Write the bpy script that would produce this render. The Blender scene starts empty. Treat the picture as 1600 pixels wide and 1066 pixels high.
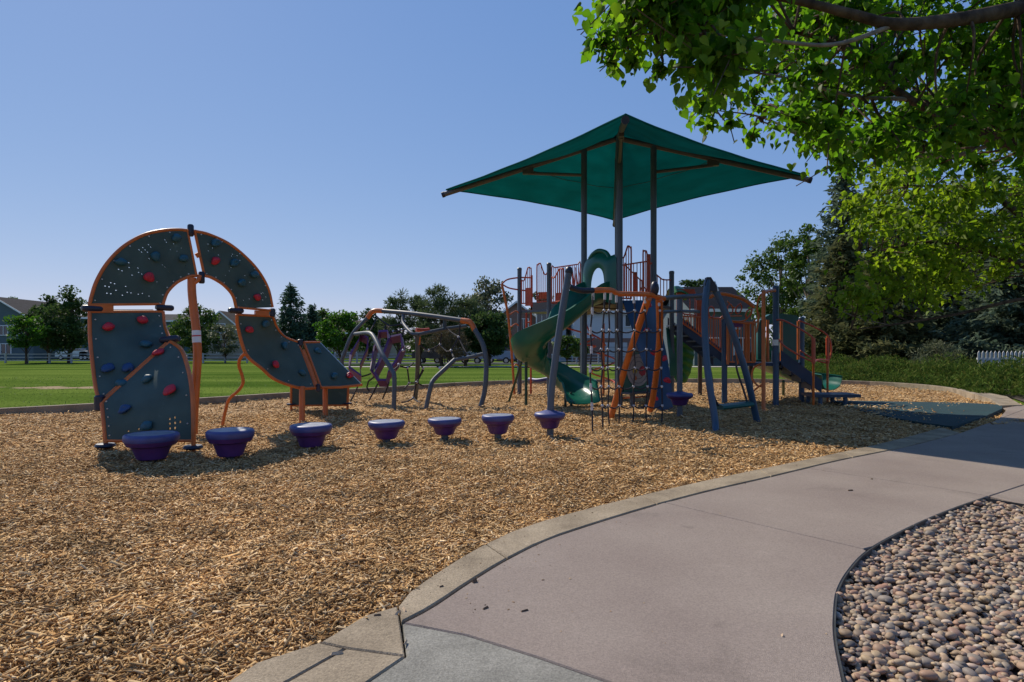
import bpy, math, random
import numpy as np
from mathutils import Vector, Matrix, Quaternion
R = math.radians
rnd = random.Random(7)
rng = np.random.default_rng(11)
SC = bpy.context.scene
COL = SC.collection

# ------------------------------------------------------------------ camera
F, CX, HY, CH = 940.0, 800.0, 548.0, 1.25          # focal length (px of a 1600 px frame), centre column, horizon row, eye height
cam_d = bpy.data.cameras.new('camera')
cam = bpy.data.objects.new('camera', cam_d); COL.objects.link(cam)
cam.location = (0, 0, CH); cam.rotation_euler = (R(90), 0, 0)
cam_d.sensor_width = 36.0; cam_d.lens = 36.0 * F / 1600.0
cam_d.shift_y = (HY - 533.0) / 1600.0
cam_d.clip_start = 0.05; cam_d.clip_end = 2000
SC.camera = cam

# ------------------------------------------------------------------ sky, sun, exposure
SUN_EL, SUN_AZ = 43.0, math.degrees(math.atan2(-0.62, 0.78))   # azimuth from +Y towards +X
W = bpy.data.worlds.new('World'); SC.world = W; W.use_nodes = True
nt = W.node_tree; nt.nodes.clear()
sk = nt.nodes.new('ShaderNodeTexSky'); sk.sky_type = 'NISHITA'; sk.sun_disc = False
sk.sun_elevation = R(SUN_EL); sk.sun_rotation = R(SUN_AZ)
sk.altitude = 1700; sk.air_density = 1.0; sk.dust_density = 0.3; sk.ozone_density = 3.2
bg = nt.nodes.new('ShaderNodeBackground'); bg.inputs[1].default_value = 0.10
wo = nt.nodes.new('ShaderNodeOutputWorld')
# the whole sky graded evenly to the photograph's soft exposure (per channel: gain * value ^ power)
sep = nt.nodes.new('ShaderNodeSeparateColor'); cmb = nt.nodes.new('ShaderNodeCombineColor'); nt.links.new(sk.outputs[0], sep.inputs[0])
for i_, (pw_, gn_) in enumerate(((0.748, 0.90), (0.523, 1.31), (0.29, 2.66))):
    p_ = nt.nodes.new('ShaderNodeMath'); p_.operation = 'POWER'; p_.inputs[1].default_value = pw_; nt.links.new(sep.outputs[i_], p_.inputs[0])
    q_ = nt.nodes.new('ShaderNodeMath'); q_.operation = 'MULTIPLY'; q_.inputs[1].default_value = gn_; nt.links.new(p_.outputs[0], q_.inputs[0]); nt.links.new(q_.outputs[0], cmb.inputs[i_])
nt.links.new(cmb.outputs[0], bg.inputs[0]); nt.links.new(bg.outputs[0], wo.inputs[0])
sd = bpy.data.lights.new('sun', 'SUN'); sd.energy = 3.3; sd.angle = R(0.53); sd.color = (1.0, 0.91, 0.77)
so = bpy.data.objects.new('sun', sd); COL.objects.link(so)
SUNV = Vector((math.sin(R(SUN_AZ)) * math.cos(R(SUN_EL)), math.cos(R(SUN_AZ)) * math.cos(R(SUN_EL)), math.sin(R(SUN_EL))))
so.rotation_euler = SUNV.to_track_quat('Z', 'Y').to_euler(); so.location = SUNV * 60
SC.view_settings.view_transform = 'Standard'; SC.view_settings.look = 'None'
SC.view_settings.exposure = 0.6; SC.view_settings.gamma = 1.0
try: SC.view_settings.use_curve_mapping = False
except Exception: pass
SC.render.engine = 'CYCLES'
SC.cycles.max_bounces = 6; SC.cycles.transparent_max_bounces = 8

# ------------------------------------------------------------------ helpers
def P(px, py, Y): return Vector(((px - CX) / F * Y, Y, CH - (py - HY) / F * Y))
def G(px, py, z=0.0):
    Y = (CH - z) * F / (py - HY)
    return Vector(((px - CX) / F * Y, Y, z))
def V(*a): return Vector(a)

def tag(o, label=None, cat=None, group=None, kind=None):
    if label: o['label'] = label
    if cat: o['category'] = cat
    if group: o['group'] = group
    if kind: o['kind'] = kind
    return o
def thing(name, loc, label, cat, group=None):
    o = bpy.data.objects.new(name, None); COL.objects.link(o)
    o.location = loc; o.empty_display_size = 0.2
    return tag(o, label, cat, group)
def origin(o):
    v = Vector(o.location)
    while o.parent: o = o.parent; v = v + Vector(o.location)
    return v
def copy_tree(o, parent=None):
    c = o.copy(); COL.objects.link(c); c.parent = parent
    for ch in list(o.children): copy_tree(ch, c)
    return c

def catmull(pts, n=8):
    pts = [Vector(p) for p in pts]
    if len(pts) < 3: return pts
    out = []
    ext = [pts[0] * 2 - pts[1]] + pts + [pts[-1] * 2 - pts[-2]]
    for i in range(1, len(ext) - 2):
        a, b, c, d = ext[i-1:i+3]
        for k in range(n):
            t = k / n
            out.append(0.5 * ((2*b) + (c-a)*t + (2*a-5*b+4*c-d)*t*t + (3*b-3*c+d-a)*t**3))
    out.append(pts[-1]); return out

class MB:
    def __init__(s): s.v = []; s.f = []
    def add(s, vs, fs):
        o = len(s.v); s.v.extend(Vector(p) for p in vs); s.f.extend(tuple(i + o for i in f) for f in fs); return s
    def tube(s, pts, r, n=8, closed=False, rr=None, caps=True):
        pts = [Vector(p) for p in pts]; m = len(pts); vs = []; fs = []
        prev = None
        for i, p in enumerate(pts):
            if closed: t = pts[(i+1) % m] - pts[i-1]
            else: t = pts[min(i+1, m-1)] - pts[max(i-1, 0)]
            t = t.normalized() if t.length > 1e-9 else Vector((0,0,1))
            if prev is None:
                up = Vector((0,0,1)) if abs(t.z) < 0.9 else Vector((1,0,0))
                a = t.cross(up).normalized()
            else:
                a = (prev - t * prev.dot(t))
                a = a.normalized() if a.length > 1e-6 else t.orthogonal().normalized()
            prev = a; b = t.cross(a)
            q = rr[i] if rr else r
            for k in range(n):
                an = 2*math.pi*k/n
                vs.append(p + (a*math.cos(an) + b*math.sin(an)) * q)
        for i in range(m if closed else m-1):
            j = (i+1) % m
            for k in range(n):
                l = (k+1) % n
                fs.append((i*n+k, i*n+l, j*n+l, j*n+k))
        if caps and not closed:
            fs.append(tuple(range(n))[::-1]); fs.append(tuple((m-1)*n+k for k in range(n)))
        return s.add(vs, fs)
    def box(s, c, hx, hy, hz):
        c, hx, hy, hz = Vector(c), Vector(hx), Vector(hy), Vector(hz)
        vs = [c + hx*i + hy*j + hz*k for k in (-1,1) for j in (-1,1) for i in (-1,1)]
        return s.add(vs, [(0,2,3,1),(4,5,7,6),(0,1,5,4),(2,6,7,3),(0,4,6,2),(1,3,7,5)])
    def abox(s, x0, x1, y0, y1, z0, z1):
        return s.box(((x0+x1)/2,(y0+y1)/2,(z0+z1)/2), ((x1-x0)/2,0,0), (0,(y1-y0)/2,0), (0,0,(z1-z0)/2))
    def lathe(s, prof, c, n=24):
        c = Vector(c); vs = []; fs = []
        for r, z in prof:
            for k in range(n):
                a = 2*math.pi*k/n; vs.append(c + Vector((r*math.cos(a), r*math.sin(a), z)))
        for i in range(len(prof)-1):
            for k in range(n):
                l = (k+1) % n; fs.append((i*n+k, i*n+l, (i+1)*n+l, (i+1)*n+k))
        fs.append(tuple(range(n))[::-1]); fs.append(tuple((len(prof)-1)*n+k for k in range(n)))
        return s.add(vs, fs)
    def ball(s, c, r, n=8, m=5, sc=(1,1,1)):
        c = Vector(c); vs = [c + Vector((0,0,-r*sc[2]))]; fs = []
        for i in range(1, m):
            ph = -math.pi/2 + math.pi*i/m
            for k in range(n):
                a = 2*math.pi*k/n
                vs.append(c + Vector((r*sc[0]*math.cos(ph)*math.cos(a), r*sc[1]*math.cos(ph)*math.sin(a), r*sc[2]*math.sin(ph))))
        vs.append(c + Vector((0,0,r*sc[2]))); top = len(vs)-1
        for k in range(n):
            l = (k+1) % n
            fs.append((0, 1+l, 1+k)); fs.append((top, 1+(m-2)*n+k, 1+(m-2)*n+l))
            for i in range(m-2): fs.append((1+i*n+k, 1+i*n+l, 1+(i+1)*n+l, 1+(i+1)*n+k))
        return s.add(vs, fs)
    def prism(s, poly, d):
        """poly: planar list of points, extruded by vector d"""
        poly = [Vector(p) for p in poly]; d = Vector(d); n = len(poly)
        fs = [tuple(range(n))[::-1], tuple(range(n, 2*n))] + [(i, (i+1) % n, n+(i+1) % n, n+i) for i in range(n)]
        return s.add(poly + [p + d for p in poly], fs)
    def sheet(s, rows, th, holes=None):
        """grid of points rows[i][j] given thickness along the normal; holes: set of (i,j) cells that get a small square opening"""
        ni, nj = len(rows), len(rows[0]); nor = [[None]*nj for _ in range(ni)]
        for i in range(ni):
            for j in range(nj):
                a = rows[min(i+1,ni-1)][j] - rows[max(i-1,0)][j]; b = rows[i][min(j+1,nj-1)] - rows[i][max(j-1,0)]
                q = a.cross(b); nor[i][j] = q.normalized() if q.length > 1e-9 else Vector((0,-1,0))
        vs = [rows[i][j] + nor[i][j]*th/2 for i in range(ni) for j in range(nj)] + [rows[i][j] - nor[i][j]*th/2 for i in range(ni) for j in range(nj)]
        o = ni*nj; fs = []; ix = lambda i, j: i*nj+j
        for i in range(ni-1):
            for j in range(nj-1):
                q = (ix(i,j), ix(i+1,j), ix(i+1,j+1), ix(i,j+1))
                if holes and (i, j) in holes:
                    r0 = len(vs)
                    cf = sum((vs[k] for k in q), Vector())/4; cb = sum((vs[k+o] for k in q), Vector())/4
                    vs += [cf + (vs[k]-cf)*0.42 for k in q] + [cb + (vs[k+o]-cb)*0.42 for k in q]
                    for k in range(4):
                        l = (k+1) % 4
                        fs.append((q[k], q[l], r0+l, r0+k)); fs.append((q[l]+o, q[k]+o, r0+4+k, r0+4+l))
                        fs.append((r0+k, r0+l, r0+4+l, r0+4+k))
                else:
                    fs.append(q); fs.append(tuple(k+o for k in q[::-1]))
        for i in range(ni-1):
            fs.append((ix(i,0), ix(i,0)+o, ix(i+1,0)+o, ix(i+1,0))); fs.append((ix(i,nj-1), ix(i+1,nj-1), ix(i+1,nj-1)+o, ix(i,nj-1)+o))
        for j in range(nj-1):
            fs.append((ix(0,j), ix(0,j+1), ix(0,j+1)+o, ix(0,j)+o)); fs.append((ix(ni-1,j), ix(ni-1,j)+o, ix(ni-1,j+1)+o, ix(ni-1,j+1)))
        return s.add(vs, fs)
    def build(s, name, m, parent=None, smooth=True, ang=38, label=None):
        og = origin(parent) if parent else Vector()
        me = bpy.data.meshes.new(name)
        me.from_pydata([tuple(p - og) for p in s.v], [], s.f); me.validate()
        me.materials.append(m)
        if smooth:
            me.polygons.foreach_set('use_smooth', [True]*len(me.polygons)); me.set_sharp_from_angle(angle=R(ang))
        me.update()
        o = bpy.data.objects.new(name, me); COL.objects.link(o)
        if parent: o.parent = parent
        if label: o['label'] = label
        return o

def np_mesh(name, verts, tris, m, parent=None, smooth=False):
    og = np.array(origin(parent)) if parent else np.zeros(3)
    verts = np.asarray(verts, np.float32) - og.astype(np.float32); tris = np.asarray(tris, np.int32)
    me = bpy.data.meshes.new(name); me.vertices.add(len(verts)); me.vertices.foreach_set('co', verts.ravel())
    me.loops.add(tris.size); me.loops.foreach_set('vertex_index', tris.ravel())
    me.polygons.add(len(tris)); me.polygons.foreach_set('loop_start', np.arange(0, tris.size, 3, dtype=np.int32))
    if smooth: me.polygons.foreach_set('use_smooth', np.ones(len(tris), bool))
    me.update(calc_edges=True); me.materials.append(m)
    o = bpy.data.objects.new(name, me); COL.objects.link(o)
    if parent: o.parent = parent
    return o

# ------------------------------------------------------------------ materials
def newmat(name):
    m = bpy.data.materials.new(name); m.use_nodes = True; t = m.node_tree; t.nodes.clear()
    out = t.nodes.new('ShaderNodeOutputMaterial'); b = t.nodes.new('ShaderNodeBsdfPrincipled')
    t.links.new(b.outputs[0], out.inputs[0]); return m, t, b, out
def c4(c): return (c[0], c[1], c[2], 1)
def mat(name, col, rough=0.5, var=0.18, scale=6.0, bump=0.0, bscale=80.0, metal=0.0, col2=None, spec=0.5, detail=6, fine=None, stain=None):
    m, t, b, out = newmat(name); N = t.nodes.new; L = t.links.new
    tc = N('ShaderNodeTexCoord'); nz = N('ShaderNodeTexNoise'); nz.inputs['Scale'].default_value = scale; nz.inputs['Detail'].default_value = detail
    L(tc.outputs['Object'], nz.inputs['Vector'])
    rp = N('ShaderNodeValToRGB'); rp.color_ramp.elements[0].position = 0.32; rp.color_ramp.elements[1].position = 0.68
    lo = [x*(1-var) for x in col]; hi = [min(1, x*(1+var)) for x in (col2 or col)]
    rp.color_ramp.elements[0].color = c4(lo); rp.color_ramp.elements[1].color = c4(hi)
    L(nz.outputs['Fac'], rp.inputs[0])
    src = rp.outputs[0]
    if fine:                                            # fine speckle (scale, amount)
        n3 = N('ShaderNodeTexNoise'); n3.inputs['Scale'].default_value = fine[0]; n3.inputs['Detail'].default_value = 3
        L(tc.outputs['Object'], n3.inputs['Vector'])
        mr = N('ShaderNodeMapRange'); mr.inputs[1].default_value = 0.3; mr.inputs[2].default_value = 0.7
        mr.inputs[3].default_value = 1-fine[1]; mr.inputs[4].default_value = 1+fine[1]; L(n3.outputs['Fac'], mr.inputs[0])
        mx = N('ShaderNodeVectorMath'); mx.operation = 'SCALE'; L(src, mx.inputs[0]); L(mr.outputs[0], mx.inputs['Scale'])
        src = mx.outputs[0]
    if stain:                                           # worn or dirty spots: (scale, threshold, factor) each
        for s_, th_, f_ in stain:
            n4 = N('ShaderNodeTexNoise'); n4.inputs['Scale'].default_value = s_; n4.inputs['Detail'].default_value = 9; n4.inputs['Roughness'].default_value = 0.62; n4.inputs['Distortion'].default_value = 0.6
            mp4 = N('ShaderNodeMapping'); mp4.inputs['Location'].default_value = (s_*3.1, s_*1.7, 0); L(tc.outputs['Object'], mp4.inputs[0]); L(mp4.outputs[0], n4.inputs['Vector'])
            m4 = N('ShaderNodeMapRange'); m4.inputs[1].default_value = th_; m4.inputs[2].default_value = th_+0.07; m4.inputs[3].default_value = 1.0; m4.inputs[4].default_value = f_; L(n4.outputs['Fac'], m4.inputs[0])
            v4 = N('ShaderNodeVectorMath'); v4.operation = 'SCALE'; L(src, v4.inputs[0]); L(m4.outputs[0], v4.inputs['Scale']); src = v4.outputs[0]
    L(src, b.inputs['Base Color'])
    b.inputs['Metallic'].default_value = metal; b.inputs['Specular IOR Level'].default_value = spec
    mr2 = N('ShaderNodeMapRange'); mr2.inputs[3].default_value = max(0.02, rough-0.08); mr2.inputs[4].default_value = min(1, rough+0.1)
    L(nz.outputs['Fac'], mr2.inputs[0]); L(mr2.outputs[0], b.inputs['Roughness'])
    if bump:
        n2 = N('ShaderNodeTexNoise'); n2.inputs['Scale'].default_value = bscale; n2.inputs['Detail'].default_value = 5
        L(tc.outputs['Object'], n2.inputs['Vector'])
        bp = N('ShaderNodeBump'); bp.inputs['Strength'].default_value = bump; bp.inputs['Distance'].default_value = 0.01
        L(n2.outputs['Fac'], bp.inputs['Height']); L(bp.outputs[0], b.inputs['Normal'])
    return m
def island_mat(name, cols, rough=0.8, trans=0.0, tcol=None, obj=False, spec=0.3, var_scale=None, patch=False):
    """colour picked at random per loose piece (or per object); trans = share of light let through (leaves, cloth)"""
    m, t, b, out = newmat(name); N = t.nodes.new; L = t.links.new
    rp = N('ShaderNodeValToRGB'); el = rp.color_ramp.elements
    while len(el) < len(cols): el.new(0.5)
    for i, c in enumerate(cols): el[i].position = i/max(1, len(cols)-1); el[i].color = c4(c)
    if obj:
        oi = N('ShaderNodeObjectInfo'); L(oi.outputs['Random'], rp.inputs[0])
    else:
        g = N('ShaderNodeNewGeometry'); L(g.outputs['Random Per Island'], rp.inputs[0])
    src = rp.outputs[0]
    if var_scale:
        tc = N('ShaderNodeTexCoord'); nz = N('ShaderNodeTexNoise'); nz.inputs['Scale'].default_value = var_scale; nz.inputs['Detail'].default_value = 5
        L(tc.outputs['Object'], nz.inputs['Vector'])
        mr = N('ShaderNodeMapRange'); mr.inputs[1].default_value = 0.3; mr.inputs[2].default_value = 0.7; mr.inputs[3].default_value = 0.72; mr.inputs[4].default_value = 1.25
        L(nz.outputs['Fac'], mr.inputs[0])
        mx = N('ShaderNodeVectorMath'); mx.operation = 'SCALE'; L(src, mx.inputs[0]); L(mr.outputs[0], mx.inputs['Scale']); src = mx.outputs[0]
        if patch:                                       # damp and weathered patches over the whole bed
            for s_, lo_, hi_ in ((0.7, .84, 1.12), (3.2, .70, 1.14)):
                n5 = N('ShaderNodeTexNoise'); n5.inputs['Scale'].default_value = s_; n5.inputs['Detail'].default_value = 6; L(tc.outputs['Object'], n5.inputs['Vector'])
                r5 = N('ShaderNodeMapRange'); r5.inputs[1].default_value = 0.32; r5.inputs[2].default_value = 0.6; r5.inputs[3].default_value = lo_; r5.inputs[4].default_value = hi_; L(n5.outputs['Fac'], r5.inputs[0])
                m5 = N('ShaderNodeVectorMath'); m5.operation = 'SCALE'; L(src, m5.inputs[0]); L(r5.outputs[0], m5.inputs['Scale']); src = m5.outputs[0]
    L(src, b.inputs['Base Color']); b.inputs['Roughness'].default_value = rough; b.inputs['Specular IOR Level'].default_value = spec
    if trans:
        tr = N('ShaderNodeBsdfTranslucent'); mixs = N('ShaderNodeMixShader'); mixs.inputs[0].default_value = trans
        if tcol:
            mx = N('ShaderNodeVectorMath'); mx.operation = 'MULTIPLY'; L(src, mx.inputs[0]); mx.inputs[1].default_value = tcol; L(mx.outputs[0], tr.inputs[0])
        else: L(src, tr.inputs[0])
        L(b.outputs[0], mixs.inputs[1]); L(tr.outputs[0], mixs.inputs[2]); L(mixs.outputs[0], out.inputs[0])
    return m

M = {}
M['slate'] = mat('slate_powder_coat', (0.075, 0.098, 0.125), 0.42, 0.12, 3)
M['blue'] = mat('blue_powder_coat', (0.025, 0.07, 0.135), 0.4, 0.15, 3)
M['grey'] = mat('grey_powder_coat', (0.085, 0.10, 0.115), 0.5, 0.12, 3, spec=.3)
M['orange'] = mat('orange_powder_coat', (0.56, 0.135, 0.022), 0.38, 0.14, 4)
M['red_orange'] = mat('red_orange_powder_coat', (0.50, 0.075, 0.03), 0.4, 0.15, 4)
M['panel'] = mat('slate_climbing_panel', (0.060, 0.096, 0.084), 0.5, 0.18, 2.5, bump=0.05, bscale=300, spec=.22, stain=((6,.62,1.25),(22,.68,1.4)))
M['hold_red'] = mat('red_hold', (0.48, 0.014, 0.035), 0.45, 0.2, 12, bump=0.3, bscale=60)
M['hold_teal'] = mat('teal_hold', (0.012, 0.085, 0.12), 0.45, 0.2, 12, bump=0.3, bscale=60)
M['hold_blue'] = mat('blue_hold', (0.012, 0.055, 0.16), 0.45, 0.2, 12, bump=0.3, bscale=60)
M['navy'] = mat('navy_clamp', (0.012, 0.016, 0.035), 0.4, 0.2, 6)
M['steel'] = mat('bright_bolt', (0.55, 0.55, 0.56), 0.35, 0.1, 8, metal=0.8)
M['purple'] = mat('purple_plastic', (0.072, 0.022, 0.128), 0.48, 0.2, 6, bump=0.06, bscale=200, stain=((9,.62,1.3),(30,.66,1.5)))
M['pod_rim'] = mat('blue_violet_plastic', (0.048, 0.06, 0.20), 0.45, 0.18, 6, bump=0.06, bscale=200, stain=((12,.62,1.35),(34,.66,1.6)))
M['pod_top'] = mat('sky_sheen_pod_top', (0.22, 0.24, 0.29), 0.45, 0.25, 14, bump=0.25, bscale=180)  # purple plastic top; its sky reflection is put into the colour as pale grey
M['violet'] = mat('violet_panel', (0.115, 0.03, 0.125), 0.45, 0.15, 5)
M['green'] = mat('green_plastic', (0.006, 0.112, 0.075), 0.3, 0.14, 3)
M['green_dark'] = mat('dark_green_metal', (0.008, 0.05, 0.035), 0.4, 0.14, 3)
M['leaf_green'] = mat('leaf_green_plastic', (0.02, 0.16, 0.03), 0.4, 0.2, 3)
M['teal'] = mat('teal_plastic', (0.008, 0.085, 0.075), 0.42, 0.15, 3)
M['deck'] = mat('blue_coated_deck', (0.013, 0.033, 0.075), 0.5, 0.15, 4, bump=0.2, bscale=60)
M['deck_brown'] = mat('brown_coated_deck', (0.06, 0.04, 0.035), 0.5, 0.2, 4)
M['wall_blue'] = mat('blue_climbing_wall', (0.012, 0.046, 0.115), 0.45, 0.2, 3)
M['rope'] = mat('dark_rope', (0.028, 0.026, 0.035), 0.8, 0.25, 60, bump=0.5, bscale=250)
M['knot'] = mat('pale_rope_connector', (0.52, 0.52, 0.55), 0.35, 0.1, 8)
M['white'] = mat('white_paint', (0.78, 0.78, 0.76), 0.5, 0.05, 4)
M['sticker'] = mat('white_sticker', (0.75, 0.74, 0.70), 0.5, 0.06, 20)
M['red_print'] = mat('red_print', (0.5, 0.03, 0.03), 0.5, 0.05, 8)
M['black'] = mat('black_rubber', (0.02, 0.02, 0.02), 0.7, 0.2, 6)
M['bark'] = mat('tree_bark', (0.06, 0.038, 0.026), 0.9, 0.4, 9, bump=0.9, bscale=40, col2=(0.095, 0.065, 0.045), spec=.15)
M['bark_pale'] = mat('pale_bark', (0.20, 0.16, 0.125), 0.85, 0.35, 14, bump=0.7, bscale=50)
M['edging'] = mat('dark_steel_edging', (0.045, 0.046, 0.045), 0.55, 0.3, 7)
M['kerb'] = mat('concrete_kerb', (0.262, 0.205, 0.140), 0.88, 0.2, 3.4, bump=0.5, bscale=170, col2=(0.30, 0.242, 0.17), fine=(110, 0.26), spec=0.25, stain=((3.0,.58,.84),(12,.64,.78),(34,.68,.7)))
M['slab'] = mat('mauve_concrete', (0.252, 0.20, 0.172), 0.85, 0.07, 1.1, bump=0.5, bscale=240, col2=(0.275, 0.226, 0.192), fine=(110, 0.17), spec=0.25, stain=((1.4,.60,.88),(7,.66,.8),(26,.70,.72),(3.1,.64,1.10)))
M['slab_grey'] = mat('blue_grey_concrete', (0.235, 0.225, 0.195), 0.85, 0.17, 4.0, bump=0.5, bscale=200, fine=(110, 0.26), spec=0.25, stain=((2.4,.58,.86),(9,.64,.8),(30,.68,.7)))
M['asphalt'] = mat('asphalt', (0.05, 0.05, 0.052), 0.9, 0.2, 3)
M['walk'] = mat('pale_sidewalk', (0.40, 0.37, 0.33), 0.85, 0.12, 2)
M['rubber'] = mat('teal_rubber_surface', (0.005, 0.034, 0.040), 0.85, 0.25, 5, bump=0.5, bscale=120, fine=(140, 0.35))
# ================================================================== GROUND
def poly_obj(name, pts, m, z=None, parent=None, depth=0.0, kind=None):
    """flat polygon (world points), optionally a slab of the given depth"""
    mb = MB(); pts = [Vector((p[0], p[1], p[2] if z is None else z)) for p in pts]
    if depth: mb.prism([p - Vector((0,0,depth)) for p in pts], (0,0,depth))
    else: mb.add(pts, [tuple(range(len(pts)))])
    o = mb.build(name, m, parent, smooth=False)
    if kind: o['kind'] = kind
    return o
def inside(px, py, poly):
    """vectorised point in polygon"""
    r = np.zeros(len(px), bool); n = len(poly); j = n-1
    for i in range(n):
        xi, yi = poly[i][0], poly[i][1]; xj, yj = poly[j][0], poly[j][1]
        c = ((yi > py) != (yj > py)) & (px < (xj-xi)*(py-yi)/((yj-yi) if yj != yi else 1e-12) + xi)
        r ^= c; j = i
    return r

# lawn: one sheet out to the horizon
m, t, b, out = newmat('lawn_grass'); N = t.nodes.new; L = t.links.new
tc = N('ShaderNodeTexCoord'); n1 = N('ShaderNodeTexNoise'); n1.inputs['Scale'].default_value = 0.35; n1.inputs['Detail'].default_value = 8
mp = N('ShaderNodeMapping'); mp.inputs['Scale'].default_value = (0.16, 1.0, 1); L(tc.outputs['Object'], mp.inputs[0]); L(mp.outputs[0], n1.inputs['Vector'])
rp = N('ShaderNodeValToRGB'); rp.color_ramp.elements[0].position = 0.38; rp.color_ramp.elements[1].position = 0.62
rp.color_ramp.elements[0].color = (0.058, 0.105, 0.016, 1); rp.color_ramp.elements[1].color = (0.128, 0.180, 0.034, 1); L(n1.outputs['Fac'], rp.inputs[0])
n2 = N('ShaderNodeTexNoise'); n2.inputs['Scale'].default_value = 14; n2.inputs['Detail'].default_value = 6; L(tc.outputs['Object'], n2.inputs['Vector'])
mr = N('ShaderNodeMapRange'); mr.inputs[1].default_value = 0.3; mr.inputs[2].default_value = 0.7; mr.inputs[3].default_value = 0.5; mr.inputs[4].default_value = 1.4; L(n2.outputs['Fac'], mr.inputs[0])
sc_ = N('ShaderNodeVectorMath'); sc_.operation = 'SCALE'; L(rp.outputs[0], sc_.inputs[0]); L(mr.outputs[0], sc_.inputs['Scale'])
# worn bare earth at the left of the field
sx = N('ShaderNodeSeparateXYZ'); L(tc.outputs['Object'], sx.inputs[0])
mpd = N('ShaderNodeMapping'); mpd.inputs['Location'].default_value = (15.2*0.20, -21.3*0.95, 0); mpd.inputs['Scale'].default_value = (0.20, 0.95, 0); L(tc.outputs['Object'], mpd.inputs[0])
ln = N('ShaderNodeVectorMath'); ln.operation = 'LENGTH'; L(mpd.outputs[0], ln.inputs[0])
ad = N('ShaderNodeMath'); ad.operation = 'MULTIPLY_ADD'; n3 = N('ShaderNodeTexNoise'); n3.inputs['Scale'].default_value = 1.1; n3.inputs['Detail'].default_value = 7; L(tc.outputs['Object'], n3.inputs['Vector'])
L(n3.outputs['Fac'], ad.inputs[0]); ad.inputs[1].default_value = 1.7; L(ln.outputs['Value'], ad.inputs[2])
mk = N('ShaderNodeMapRange'); mk.inputs[1].default_value = 1.25; mk.inputs[2].default_value = 1.5; mk.inputs[3].default_value = 1; mk.inputs[4].default_value = 0; L(ad.outputs[0], mk.inputs[0])
mx = N('ShaderNodeMix'); mx.data_type = 'RGBA'; L(mk.outputs[0], mx.inputs[0]); L(sc_.outputs[0], mx.inputs[6]); mx.inputs[7].default_value = (0.33, 0.25, 0.16, 1)
L(mx.outputs[2], b.inputs['Base Color']); b.inputs['Roughness'].default_value = 1.0; b.inputs['Specular IOR Level'].default_value = 0.0
bp = N('ShaderNodeBump'); bp.inputs['Strength'].default_value = 0.8; bp.inputs['Distance'].default_value = 0.04; L(n2.outputs['Fac'], bp.inputs['Height']); L(bp.outputs[0], b.inputs['Normal'])
M['lawn'] = m
xs = sorted(set([-700, -400, -200, -120] + list(range(-80, 81, 8)) + [120, 200, 400, 700]))
ys = sorted(set([-60, -20, 0] + list(range(8, 121, 8)) + [160, 240, 400, 900]))
mb = MB(); mb.add([(x, y, -0.06) for y in ys for x in xs], [(j*len(xs)+i, j*len(xs)+i+1, (j+1)*len(xs)+i+1, (j+1)*len(xs)+i) for j in range(len(ys)-1) for i in range(len(xs)-1)])
mb.build('lawn', M['lawn'])['kind'] = 'structure'

# edges of the play area, as ground points
KT = 0.05                                                   # top of the near kerb
def gk(l, z=KT): return [G(a, b_, z) for a, b_ in l]
Ki = gk([(630,931),(675,899),(742,858),(810,826),(900,799),(1000,774),(1100,751),(1200,730),(1320,705),(1400,687),(1470,668)])
Ko = gk([(626,972),(675,946),(731,909),(787,875),(847,845),(900,826),(1000,795),(1100,768),(1200,745),(1310,719),(1413,698),(1500,676)])
far_in = [(-420,676),(-200,662),(0,650),(150,641),(305,632),(450,622),(620,611),(720,604),(800,600.5),(900,599),(1000,598),(1085,597.5),(1200,598),(1330,601),(1420,606),(1480,613),(1522,624)]
FI = [G(a, b_, 0) for a, b_ in far_in]
mulch_poly = [(-14.5, 9.2), (-14.5, 0.6), (-1.6, 0.6)] + [(p.x, p.y) for p in gk([(380,1060),(484,1010),(499,1003),(570,961),(622,946)])] + [(p.x, p.y) for p in Ki] + [(9.6, 10.4), (11.3, 13.2)] + [(p.x, p.y) for p in FI[::-1]]

# mulch base
m, t, b, out = newmat('wood_mulch'); N = t.nodes.new; L = t.links.new
tc = N('ShaderNodeTexCoord')
vo = N('ShaderNodeTexVoronoi'); vo.inputs['Scale'].default_value = 30; vo.inputs['Randomness'].default_value = 1
mp = N('ShaderNodeMapping'); mp.inputs['Scale'].default_value = (0.6, 1.5, 1); mp.inputs['Rotation'].default_value = (0,0,0.5)
nzw = N('ShaderNodeTexNoise'); nzw.inputs['Scale'].default_value = 6; L(tc.outputs['Object'], nzw.inputs['Vector'])
mad = N('ShaderNodeVectorMath'); mad.operation = 'MULTIPLY_ADD'; L(nzw.outputs['Color'], mad.inputs[0]); mad.inputs[1].default_value = (0.12,0.12,0); L(tc.outputs['Object'], mad.inputs[2])
L(mad.outputs[0], mp.inputs[0]); L(mp.outputs[0], vo.inputs['Vector'])
sp = N('ShaderNodeSeparateXYZ'); L(vo.outputs['Color'], sp.inputs[0])
rp = N('ShaderNodeValToRGB'); el = rp.color_ramp.elements
for p_, c_ in ((0.35, (0.36,0.20,0.08)), (0.7, (0.58,0.36,0.16))): e = el.new(p_); e.color = c4(c_)
el[0].color = (0.14,0.08,0.035,1); el[-1].color = (0.70,0.49,0.27,1)
L(sp.outputs[0], rp.inputs[0])
nl = N('ShaderNodeTexNoise'); nl.inputs['Scale'].default_value = 0.8; nl.inputs['Detail'].default_value = 4; L(tc.outputs['Object'], nl.inputs['Vector'])
mr = N('ShaderNodeMapRange'); mr.inputs[1].default_value = 0.3; mr.inputs[2].default_value = 0.7; mr.inputs[3].default_value = 0.8; mr.inputs[4].default_value = 1.15; L(nl.outputs['Fac'], mr.inputs[0])
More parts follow.
